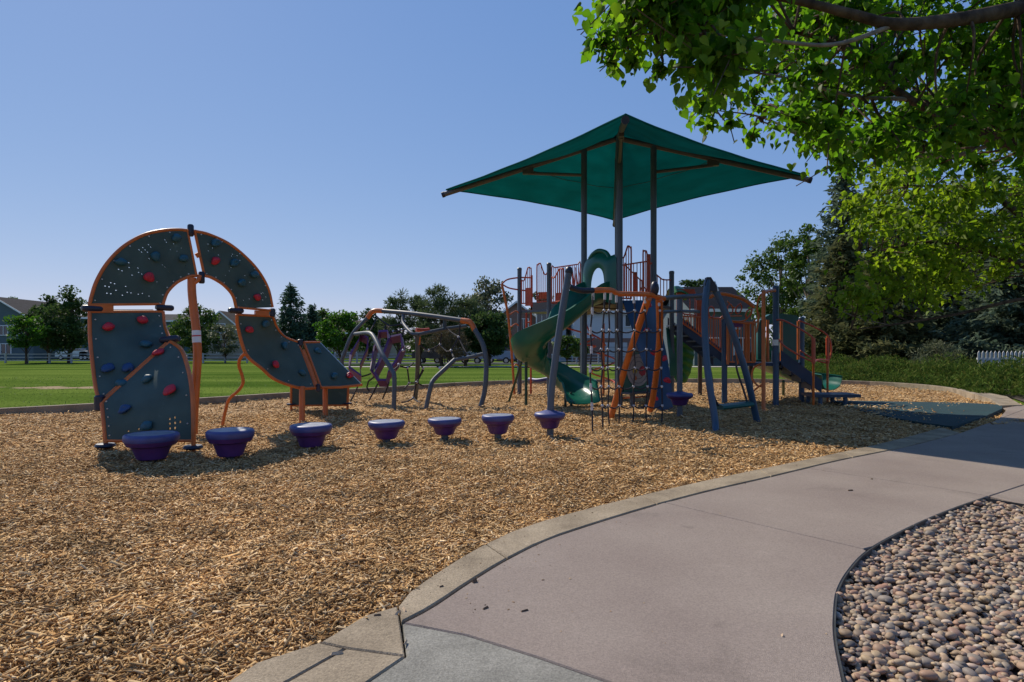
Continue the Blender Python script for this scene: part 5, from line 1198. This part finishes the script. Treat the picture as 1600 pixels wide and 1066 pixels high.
# right hand group
T('cottonwood_tree','airy blue-green cottonwood at the left edge of the right tree group',1218,46,370,122,520,'lf_mid',100,46,.32,61,bark='bark_pale',wide=.3)
T('cottonwood_tree','fuller cottonwood filling the gap between the airy one and the tallest blue spruce',1264,41,338,84,540,'lf_mid',90,50,.32,71,bark='bark_pale',wide=.32)
spruce('broad olive spruce low in front of the dark middle spruce', px_x(1378,28), 28, hgt(378,28), 3.0, 'ndl_olive', 190, 72, BG, .34)
spruce('tallest blue spruce, its tip just right of the shade roof corner', px_x(1318,36), 36, hgt(262,36), 3.4, 'ndl_blue', 210, 62, BG, .42)
spruce('olive brown spruce behind the handrails of the low deck', px_x(1318,30), 30, hgt(372,30), 2.9, 'ndl_olive', 190, 63, BG, .36)
spruce('dark spruce in the middle of the right group, behind the lime green tree', px_x(1405,33), 33, hgt(330,33), 3.4, 'ndl_dark', 200, 64, BG, .4)
spruce('dark blue spruce behind the picket fence near the right edge', px_x(1500,29), 29, hgt(300,29), 3.4, 'ndl_blue', 200, 65, BG, .38, dens=1.2)
spruce('blue spruce with low sweeping boughs at the right edge', px_x(1592,25), 25, hgt(290,25), 3.2, 'ndl_blue', 210, 66, BG, .32, dens=1.2)
spruce('dark spruce filling the far back of the right group', px_x(1460,42), 42, hgt(330,42), 4.2, 'ndl_dark', 180, 67, BG, .5)
spruce('dark spruce beyond the right edge of the group', px_x(1660,31), 31, hgt(250,31), 3.9, 'ndl_dark', 180, 68, BG, .42)
# lime green maple in front of the spruces
def hand_tree(name, label, trunk, limbs, blobs, m, leaf, per, seed, wr=(1,1,.8), wr0=.24):
    g = np.random.default_rng(seed); t_ = thing(name, (trunk[0].x, trunk[0].y, 0), label, 'tree')
    k = catmull(trunk, 6); MB().tube(k, .1, 14, rr=[.17-.09*i/(len(k)-1) for i in range(len(k))]).build('trunk', M['bark'], t_)
    ends = []
    for pts, r0, r1 in limbs:
        q = catmull(pts, 6); MB().tube(q, r0, 10, rr=[r0+(r1-r0)*i/(len(q)-1) for i in range(len(q))]).build('limb', M['bark_pale' if r0 < .03 else 'bark'], t_); ends += q
    ev_ = np.array([tuple(p) for p in ends + k[6:]])
    tw = MB(); C_, D_ = [], []
    for (c, r_) in blobs:
        c = V(*c); i = int(np.argmin(((ev_-np.array(c))**2).sum(1))); s_ = V(*ev_[i]); 
        md = s_.lerp(c,.5)+V(g.normal(0,.08),g.normal(0,.08),g.normal(.06,.06)); kk = catmull([s_, md, c + V(0,0,-r_*.2)], 4)
        tw.tube(kk, .01, 5, rr=[.013*(1-.7*q/(len(kk)-1)) for q in range(len(kk))], caps=False)
        n = int(per*g.uniform(.7,1.3)*min(1.3,(r_/wr0)**1.6)); d_ = g.normal(size=(n,3)); d_ /= np.linalg.norm(d_,axis=1)[:,None]
        C_.append(np.array(c)+d_*r_*np.minimum(np.abs(g.normal(0,.72,n)),1.35)[:,None]*np.array(wr)); D_.append(d_)
        for _ in range(3):
            e_ = c + V(*(g.normal(size=3)))*r_*.6; tw.tube([c, e_], .004, 4, caps=False)
    tw.build('twigs', M['bark'], t_)
    c = np.concatenate(C_); d_ = np.concatenate(D_); n = len(c)
    u = d_*.6 + g.normal(0,.5,(n,3)); u[:,2] -= .55; u /= np.linalg.norm(u,axis=1)[:,None]
    nr = g.normal(0,.7,(n,3)); nr[:,2] += 1.0; w = np.cross(nr,u); w /= np.linalg.norm(w,axis=1)[:,None]+1e-9
    v, f2 = leaves(c, u, w, leaf*g.uniform(.55,1.2,n), g); np_mesh('foliage', v, f2, M[m], t_); return t_
g = np.random.default_rng(77); bl = []
def bound_lime(px): return np.interp(px, [1235,1262,1300,1360,1450,1520,1600,1750], [520,470,505,506,505,470,440,430])
while len(bl) < 235:
    px, py, Y = g.uniform(1238,1760), g.uniform(130,505), g.uniform(9.5,13.5)
    le = np.interp(py, [130,280,330,400,440,462,480,505], [1420,1325,1312,1350,1330,1285,1272,1300])
    if px < le+14 or py > bound_lime(px)-18: continue
    p = P(px,py,Y); bl.append((tuple(p), g.uniform(.26,.5)))
hand_tree('maple_tree', 'lime green sunlit tree in front of the dark spruces on the right', [V(10.6,11.6,-.1), V(10.5,11.5,1.6), V(10.2,11.5,3.2), V(9.8,11.6,5.2)],
    [([V(10.45,11.5,2.0), P(1600,468,11), P(1500,490,10.8), P(1390,508,10.6), P(1330,515,10.5)], .045, .008), ([V(10.4,11.5,2.6), P(1560,400,11), P(1450,380,11), P(1340,400,11)], .07, .012), ([V(10.2,11.5,3.4), P(1540,300,11), P(1420,290,11)], .07, .012), ([V(9.9,11.5,4.4), P(1580,210,11.5), P(1450,200,11.5)], .07, .012), ([P(1390,508,10.6), P(1345,498,10.7), P(1300,480,10.9)], .012,.005)],
    bl, 'lf_lime', .10, 88, 78, wr0=.38)
# overhanging tree on the near right
g = np.random.default_rng(91); bl = []
bx = [905,925,960,1010,1085,1088,1130,1170,1215,1275,1330,1420,1500,1600,1800]; by = [30,95,112,90,120,192,200,224,242,272,292,268,290,300,320]
while len(bl) < 370:
    px, py = g.uniform(915,1850), g.uniform(-420,290); hi2 = np.interp(px, bx, by)
    Y = g.uniform(3.3,4.6) if (px < 1180 and py < 130) else (g.uniform(4.2,6.6) if g.random() < .6 else g.uniform(5.5,7.8))
    r_ = g.uniform(.15,.30); rp_ = r_/Y*F
    if py > hi2-rp_*.75 or (px < 1090 and py > 60 and px > 1005 and g.random() < .6): continue
    if px - rp_ < 905: continue
    if py < -60 and g.random() < .8: continue
    bl.append((tuple(P(px,py,Y)), r_))
for q in ((940,68,3.7,.11),(955,95,3.7,.09),(985,100,3.6,.1),(1030,110,3.6,.08),(1100,165,4.3,.11),(1105,200,4.3,.08),(1140,195,4.4,.1),(1175,215,4.5,.1)): bl.append((tuple(P(*q[:3])), q[3]))
hand_tree('linden_tree', 'near overhanging tree whose leafy branches fill the upper right corner', [V(6.9,5.0,-.1), V(6.85,5.0,1.4), V(6.7,5.05,2.6), V(6.4,5.1,4.2)],
    [([V(6.72,5.0,2.7), P(1660,5,4.4), P(1590,14,4.2), P(1500,30,4.1), P(1400,38,4.0), P(1330,22,3.95), P(1230,-2,3.9), P(1100,-20,3.8), P(1000,10,3.7)], .065, .012),
     ([V(6.75,5.0,2.3), P(1640,238,5.4), P(1560,222,5.3), P(1490,188,5.2), P(1420,155,5.15), P(1370,115,5.1), P(1310,70,5.0), P(1240,50,4.8)], .06, .012),
     ([P(1560,222,5.3), P(1480,245,5.4), P(1380,235,5.4), P(1280,220,5.2), P(1190,190,4.8)], .02,.006), ([P(1420,155,5.15), P(1330,150,5), P(1220,120,4.8), P(1130,110,4.5)], .018,.005), ([P(1400,38,4.0), P(1300,70,3.9), P(1180,60,3.8), P(1060,50,3.7), P(950,60,3.7)], .016,.004)],
    bl, 'lf_near', .072, 118, 92)
# willowy shrub and low shrubs at the back of the juniper bed
tree('willow_shrub','light green willowy shrub behind the juniper, left of the white picket fence',px_x(1462,24),24,hgt(532,24),1.1,.05,'lf_pale',30,60,.2,95,cat='shrub',style='pine',wide=.45)
tree('willow_shrub','smaller pale shrub at the left of the willowy one',px_x(1432,26),26,hgt(544,26),.7,.05,'lf_pale',20,50,.18,96,cat='shrub',style='pine',wide=.45)
# juniper ground cover
jk = [p + V(0.05,.25,0) for p in fo if CX+F*p.x/p.y > 1290] + [G(1575,620,0)+V(.15,.12,0), V(12.6,14.75,0)]
jp = [(p.x,p.y) for p in jk] + [(17.5,16.2),(27,27),(24,31),(13.5,28.5)]
g = np.random.default_rng(13); xs_ = g.uniform(8,27,260000); ys_ = g.uniform(14,31,260000)
jh = lambda x, y: .62 + .16*np.sin(x*1.9+y*.7) + .12*np.sin(y*2.3-x*1.1) + .10*np.sin(x*4.1+y*3.1)
ok = inside(xs_, ys_, jp) & (xs_ < ys_*.95+.5); xs_, ys_ = xs_[ok][:90000], ys_[ok][:90000]; n = len(xs_)
# height falls to nothing at the kerb side
ek = np.array([(p.x,p.y) for p in jk]); dk = np.full(n, 9.)
for q in ek: dk = np.minimum(dk, np.hypot(xs_-q[0], ys_-q[1]))
hh_ = jh(xs_, ys_)*np.clip(dk/1.6+.25,0,1.15)
c = np.stack([xs_, ys_, hh_*g.uniform(.35,1.05,n)], 1); u = g.normal(0,.7,(n,3)); u[:,2] = np.abs(u[:,2])*.6+.35; u[:,0] -= .2; u /= np.linalg.norm(u,axis=1)[:,None]; w = np.cross(u, g.normal(size=(n,3))); w /= np.linalg.norm(w,axis=1)[:,None]
L_ = g.uniform(.09,.22,n); v, f2 = diamonds(c, u, w, L_, L_*.2)
tag(np_mesh('juniper_cover', v, f2, M['juniper']), 'low spreading dark green juniper filling the bed behind the right kerb', 'ground cover', kind='stuff')
poly_obj('juniper_bed', [V(a, b_, 0) for a, b_ in jp], mat('bed_mulch', (.06,.045,.03), .95, .3, 12), z=-.02, kind='structure')
# lawn blades along the far kerb
g = np.random.default_rng(14); y = np.sqrt(g.uniform(11.3**2, 30**2, 160000)); x = g.uniform(-.95,.55,160000)*y
ok = ~inside(x, y, mulch_poly) & ~inside(x, y, jp); fk_ = np.array([(p.x,p.y) for p in fo]); 
yk = np.interp(x, fk_[:,0], fk_[:,1]); ok &= (y > yk+.08) & (g.random(len(x)) < np.clip(1.2-(y-yk)/4,.04,1))
x, y = x[ok], y[ok]; n = len(x); h = g.uniform(.02,.06,n); a = g.uniform(0,6.28,n); lx, ly = g.normal(0,.03,n), g.normal(0,.03,n); wv_ = .005+.0003*y
v = np.stack([np.stack([x-np.cos(a)*wv_, y-np.sin(a)*wv_, np.full(n,-.06)],1), np.stack([x+np.cos(a)*wv_, y+np.sin(a)*wv_, np.full(n,-.06)],1), np.stack([x+lx, y+ly, h-.06],1)],1)
tag(np_mesh('grass', v.reshape(-1,3), np.arange(n*3).reshape(-1,3), M['grass_blade']), 'short green turf blades growing behind the far kerb', 'grass', kind='stuff')

# ================================================================== STREET, HOUSES, CARS, FENCES
def strip(name, x0, x1, y0, y1, z, m): poly_obj(name, [V(x0,y0,0),V(x1,y0,0),V(x1,y1,0),V(x0,y1,0)], M[m], z=z, kind='structure')
strip('sidewalk', -14, 60, 47.0, 49.2, -.03, 'walk'); strip('road', -22, 140, 57, 66, -.045, 'asphalt'); 
MB().abox(-22,140,56.6,57,-.1,.06).build('road_kerb', M['walk'], smooth=False)['kind'] = 'structure'
def wallmat(name, col, boards=True, brick=None):
    m, t, b, out = newmat(name); N = t.nodes.new; L = t.links.new; tc = N('ShaderNodeTexCoord')
    if brick:
        bt = N('ShaderNodeTexBrick'); bt.inputs['Scale'].default_value = 1; bt.inputs['Brick Width'].default_value = .22; bt.inputs['Row Height'].default_value = .075; bt.inputs['Mortar Size'].default_value = .008
        bt.inputs[1].default_value = c4(col); bt.inputs[2].default_value = c4(brick); bt.inputs[3].default_value = (.3,.28,.25,1)
        mp = N('ShaderNodeMapping'); mp.inputs['Rotation'].default_value = (R(90),0,0); L(tc.outputs['Object'], mp.inputs[0]); L(mp.outputs[0], bt.inputs[0]); L(bt.outputs[0], b.inputs['Base Color'])
    else:
        w = N('ShaderNodeTexWave'); w.bands_direction = 'Z'; w.inputs['Scale'].default_value = 1.6; w.wave_profile = 'SAW'; L(tc.outputs['Object'], w.inputs[0])
        b.inputs['Base Color'].default_value = c4(col); bp = N('ShaderNodeBump'); bp.inputs['Strength'].default_value = .6; bp.inputs['Distance'].default_value = .03; L(w.outputs['Fac'], bp.inputs['Height']); L(bp.outputs[0], b.inputs['Normal'])
    b.inputs['Roughness'].default_value = .8; return m
M['w_grey'] = wallmat('grey_blue_siding',(.10,.14,.16)); M['w_teal'] = wallmat('teal_siding',(.07,.13,.14)); M['w_beige'] = wallmat('beige_siding',(.33,.27,.2)); M['w_white'] = wallmat('white_siding',(.62,.64,.66)); M['w_brick'] = wallmat('red_brick_wall',(.28,.12,.075),brick=(.22,.09,.06)); M['w_lblue'] = wallmat('light_blue_siding',(.36,.42,.5))
M['roof'] = mat('grey_shingles', (.055,.052,.052), .95, .25, 3, bump=.5, bscale=14, spec=.05); M['roof_brown'] = mat('brown_shingles', (.08,.062,.05), .95, .25, 3, bump=.5, bscale=14, spec=.05)
M['roof_navy'] = mat('dark_blue_grey_shingles', (.009,.011,.017), .95, .25, 3, bump=.5, bscale=14, spec=.05)
gm, t, b, out = newmat('window_glass'); b.inputs['Base Color'].default_value = (.03,.04,.05,1); b.inputs['Roughness'].default_value = .08; b.inputs['Specular IOR Level'].default_value = .8; M['glass'] = gm
M['door'] = mat('white_garage_door', (.6,.6,.6), .5, .05, 3)
def house(label, x0, x1, y, depth, eave, ridge, wm, rm, wins, gable='front', garage=None, group='houses beyond the park', brick_to=None, porch=False):
    h = thing('house', ((x0+x1)/2, y, 0), label, 'house', group)
    MB().abox(x0,x1,y,y+depth,-.1,eave).build('wall', M[wm], h, smooth=False)
    o = .45; xm = (x0+x1)/2; ym = y+depth/2; th = .16
    if gable == 'front':
        MB().prism([V(x0,y+.01,eave), V(x1,y+.01,eave), V(xm,y+.01,ridge-.1)], V(0,depth-.02,0)).build('gable', M[wm], h, smooth=False)
        k = (ridge-eave)/(xm-x0)
        for s_, xa in ((1,x0),(-1,x1)):
            MB().prism([V(xa-s_*o,y-o,eave-k*o), V(xm,y-o,ridge), V(xm,y-o,ridge+th), V(xa-s_*o,y-o,eave-k*o+th)], V(0,depth+2*o,0)).build('roof', M[rm], h, smooth=False)
            MB().prism([V(xa-s_*o,y-o-.05,eave-k*o-.08), V(xm,y-o-.05,ridge-.08), V(xm,y-o-.05,ridge+th), V(xa-s_*o,y-o-.05,eave-k*o+th)], V(0,.045,0)).build('fascia', M['white'], h, smooth=False)
    else:
        MB().prism([V(x0+.01,y,eave), V(x0+.01,y+depth,eave), V(x0+.01,ym,ridge-.1)], V(x1-x0-.02,0,0)).build('gable', M[wm], h, smooth=False)
        k = (ridge-eave)/(depth/2)
        for s_, ya in ((1,y),(-1,y+depth)):
            MB().prism([V(x0-o,ya-s_*o,eave-k*o), V(x0-o,ym,ridge), V(x0-o,ym,ridge+th), V(x0-o,ya-s_*o,eave-k*o+th)], V(x1-x0+2*o,0,0)).build('roof', M[rm], h, smooth=False)
        MB().abox(x0-o,x1+o,y-o-.06,y-o-.01,eave-k*o-.1,eave-k*o+th).build('fascia', M['white'], h, smooth=False)
    if brick_to: MB().abox(x0-.05,x1+.05,y-.08,y-.005,-.1,brick_to).build('brick_skirt', M['w_brick'], h, smooth=False)
    for (wx, wz, ww, wh) in wins:
        f = MB()
        for (a0,a1,b0,b1) in ((wx-ww/2-.1,wx+ww/2+.1,wz-wh/2-.1,wz-wh/2),(wx-ww/2-.1,wx+ww/2+.1,wz+wh/2,wz+wh/2+.1),(wx-ww/2-.1,wx-ww/2,wz-wh/2,wz+wh/2),(wx+ww/2,wx+ww/2+.1,wz-wh/2,wz+wh/2),(wx-.03,wx+.03,wz-wh/2,wz+wh/2)): f.abox(a0,a1,y-.13,y-.02,b0,b1)
        fr = f.build('window', M['white'], h, smooth=False); MB().abox(wx-ww/2,wx+ww/2,y-.06,y-.015,wz-wh/2,wz+wh/2).build('pane', M['glass'], fr, smooth=False)
    if garage:
        for gx0, gw in garage:
            d = MB().abox(gx0,gx0+gw,y-.1,y-.02,-.05,2.2).build('garage_door', M['door'], h, smooth=False)
            for k_ in range(1,4): MB().abox(gx0+.02,gx0+gw-.02,y-.115,y-.102,k_*.55-.015,k_*.55+.015).build('door_seam', M['roof'], d, smooth=False)
    return h
X = px_x
house('grey gabled house at the far left edge behind the pale green tree', X(-62,88), X(52,88), 88, 12, hgt(500,88), hgt(466,88), 'w_grey','roof',[(X(6,88),4.2,1.2,1.3),(X(24,88),4.2,1.1,1.3),(X(10,88),1.5,1.4,1.4)],'front')
house('teal house partly hidden behind the climbing arch leg', X(126,92), X(200,92), 92, 11, hgt(497,92), hgt(482,92), 'w_teal','roof_brown',[(X(134,92),4.4,1.0,1.4),(X(150,92),1.6,1.4,1.4)],'side')
hs = house('blue-grey house seen through the arch opening, left of the rounded tree', X(225,90), X(296,90), 90, 11, hgt(502,90), hgt(490,90), 'w_teal','roof',[(X(267,90),4.0,1.2,1.6),(X(284,90),4.0,1.0,1.5),(X(268,90),1.4,1.2,1.4)],'side')
house('beige gabled house with a double window seen through the arch opening', X(322,90), X(368,90), 90, 11, hgt(507,90), hgt(488,90), 'w_beige','roof_brown',[(X(344,90),hgt(514,90),1.5,1.3),(X(346,90),1.9,1.2,1.9)],'front')
house('long low house far behind the bright round tree', X(505,100), X(600,100), 100, 11, hgt(520,100), hgt(500,100), 'w_beige','roof_brown',[(X(520,100),1.6,1.5,1.3),(X(550,100),1.6,1.5,1.3)],'side')
house('red brick house with brown gable left of the spiral slide', X(776,74), X(838,74), 74, 10, hgt(497,74), hgt(473,74), 'w_brick','roof_brown',[(X(790,74),hgt(508,74),1.2,1.3),(X(818,74),hgt(508,74),1.1,1.3),(X(800,74),1.5,1.4,1.4)],'front')
house('light blue house with a white double window beside the brick house', X(838,72), X(884,72), 72, 10, hgt(488,72), hgt(470,72), 'w_lblue','roof_navy',[(X(846.5,72),hgt(498,72),1.15,1.2),(X(870,72),hgt(498,72),1.1,1.2),(X(860,72),1.5,1.5,1.4)],'side')
house('white house with brick base behind the tower and rope net', X(896,70), X(1006,70), 70, 11, hgt(488,70), hgt(474,70), 'w_white','roof_brown',[(X(985,70),hgt(502,70),1.2,1.3)],'side',brick_to=2.7,garage=[(X(945,70),2.6)])
house('dark roofed house above the arched ring rail', X(1085,52), X(1176,52), 52, 12, hgt(484,52), hgt(441,52), 'w_grey','roof_navy',[(X(1110,52),1.6,1.4,1.4),(X(1160,52),1.6,1.4,1.4)],'side')
house('pale low house seen beneath the stair ramp', X(1060,76), X(1150,76), 76, 9, hgt(530,76), hgt(512,76), 'w_white','roof',[(X(1076,76),1.4,1.4,1.2),(X(1126,76),1.4,1.4,1.2)],'side')
house('beige house far behind the right hand spruces', X(1330,72), X(1470,72), 72, 10, hgt(528,72), hgt(500,72), 'w_beige','roof_brown',[(X(1360,72),1.5,1.6,1.4),(X(1400,72),1.5,1.6,1.4)],'side',garage=[(X(1418,72),2.6)])
# parked cars
def car(px, Y, L_, H, m, label, rz=0, kind='sedan'):
    t_ = thing('parked_car', (px_x(px,Y), Y, -.045), label, 'car', 'cars parked along the street'); W_ = 1.75
    if kind == 'sedan': lo_ = [(-.5,.30),(-.5,.62),(-.46,.74),(-.30,.80),(.22,.86),(.42,.84),(.49,.70),(.5,.32)]; cab = [(-.28,.80),(-.12,1.0),(.20,1.0),(.36,.84)]
    else: lo_ = [(-.5,.30),(-.5,.62),(-.45,.66),(-.28,.68),(.40,.68),(.48,.62),(.5,.32)]; cab = [(-.27,.68),(-.14,1.0),(.38,1.0),(.47,.66)]
    o_ = Vector(t_.location)
    pr = lambda pts, y0, y1, s_: MB().prism([o_+V(a*L_, y0, b_*H*s_) for a, b_ in pts], V(0,y1-y0,0))
    s_ = 1.0 if kind == 'sedan' else 1.0
    pr(lo_, -W_/2, W_/2, 1).build('body', M[m], t_, ang=30); pr(cab, -W_/2+.12, W_/2-.12, 1).build('cabin', M['glass'], t_, ang=30)
    rf = [(a, b_) for a, b_ in cab[1:3]]; MB().prism([o_+V(rf[0][0]*L_-.05,-W_/2+.1,rf[0][1]*H), o_+V(rf[1][0]*L_+.05,-W_/2+.1,rf[1][1]*H), o_+V(rf[1][0]*L_,-W_/2+.1,rf[1][1]*H+.06), o_+V(rf[0][0]*L_,-W_/2+.1,rf[0][1]*H+.06)], V(0,W_-.2,0)).build('roof', M[m], t_)
    for sx_ in (-.32,.31):
        for sy in (-W_/2-.01, W_/2-.19):
            c = o_+V(sx_*L_, sy, .32); w_ = MB().tube([c, c+V(0,.2,0)], .33, 20).build('wheel', M['black'], t_); MB().tube([c+V(0,-.012,0), c+V(0,.212,0)], .19, 14).build('rim', M['steel'], w_)
    for sy in (-.6,.6): MB().box(o_+V(-.5*L_,sy,.58*H), (.02,0,0),(0,.16,0),(0,0,.06)).build('headlight', M['white'], t_)
    t_.rotation_euler = (0,0,rz)
M['car_dark'] = mat('dark_blue_car_paint',(.015,.02,.035),.2,.05,2); M['car_silver'] = mat('pale_blue_car_paint',(.30,.38,.50),.25,.05,2); M['car_white'] = mat('white_car_paint',(.6,.62,.65),.25,.05,2); M['car_grey'] = mat('grey_car_paint',(.12,.13,.14),.25,.05,2)
car(682,60,4.6,1.75,'car_dark','dark car parked left of the web climber mid post',kind='suv'); car(706,62,4.4,1.5,'car_white','pale car half hidden by the brown bush')
car(769,60,4.5,1.5,'car_silver','pale blue car parked under the low dark tree'); car(789,62.5,4.6,1.7,'car_dark','dark car right behind the pale blue one',kind='suv')
car(1322,58,4.8,1.75,'car_dark','dark car seen under the spruces right of the small slide',kind='suv'); car(1382,60,4.5,1.5,'car_grey','grey car in the gap beneath the right spruces')
car(156,88-3,4.6,1.75,'car_grey','grey car by the teal house at the left',kind='suv'); car(118,85,4.5,1.5,'car_white','white car beside the grey one near the left fence')
# white rail fence along the far side of the field
M['fence_white'] = mat('weathered_white_fence', (.42,.42,.41), .7, .15, 2)
fe = thing('rail_fence', (X(200,63), 63, 0), 'long white three-rail fence along the far edge of the field', 'fence')
for i in range(34):
    x = X(-60,63)+i*2.3; MB().abox(x-.07,x+.07,62.93,63.07,-.1,1.0).build('post', M['fence_white'], fe, smooth=False)
for z in (.22,.55,.88): MB().abox(X(-60,63),X(-60,63)+33*2.3,62.97,63.03,z-.045,z+.045).build('rail', M['fence_white'], fe, smooth=False)
# white picket fence at the right
fp = thing('picket_fence', (X(1570,22), 22, 0), 'white picket fence under the spruce at the right edge', 'fence')
for z in (.35,.95): MB().abox(X(1528,22),X(1720,22),22.03,22.07,z-.04,z+.04).build('rail', M['white'], fp, smooth=False)
x = X(1530,22)
while x < X(1715,22):
    MB().prism([V(x-.045,22,.02),V(x+.045,22,.02),V(x+.045,22,1.16),V(x,22,1.24),V(x-.045,22,1.16)], V(0,.025,0)).build('picket', M['fence_white'], fp, smooth=False); x += .15
mp_ = thing('marker_post', (X(1307,40),40,0), 'slim white post on the verge beside the juniper bed', 'post')
MB().tube([V(X(1307,40),40,-.1), V(X(1307,40),40,1.35)], .05, 10).build('shaft', M['white'], mp_); MB().ball(V(X(1307,40),40,1.36), .06, 8, 5).build('cap', M['white'], mp_)
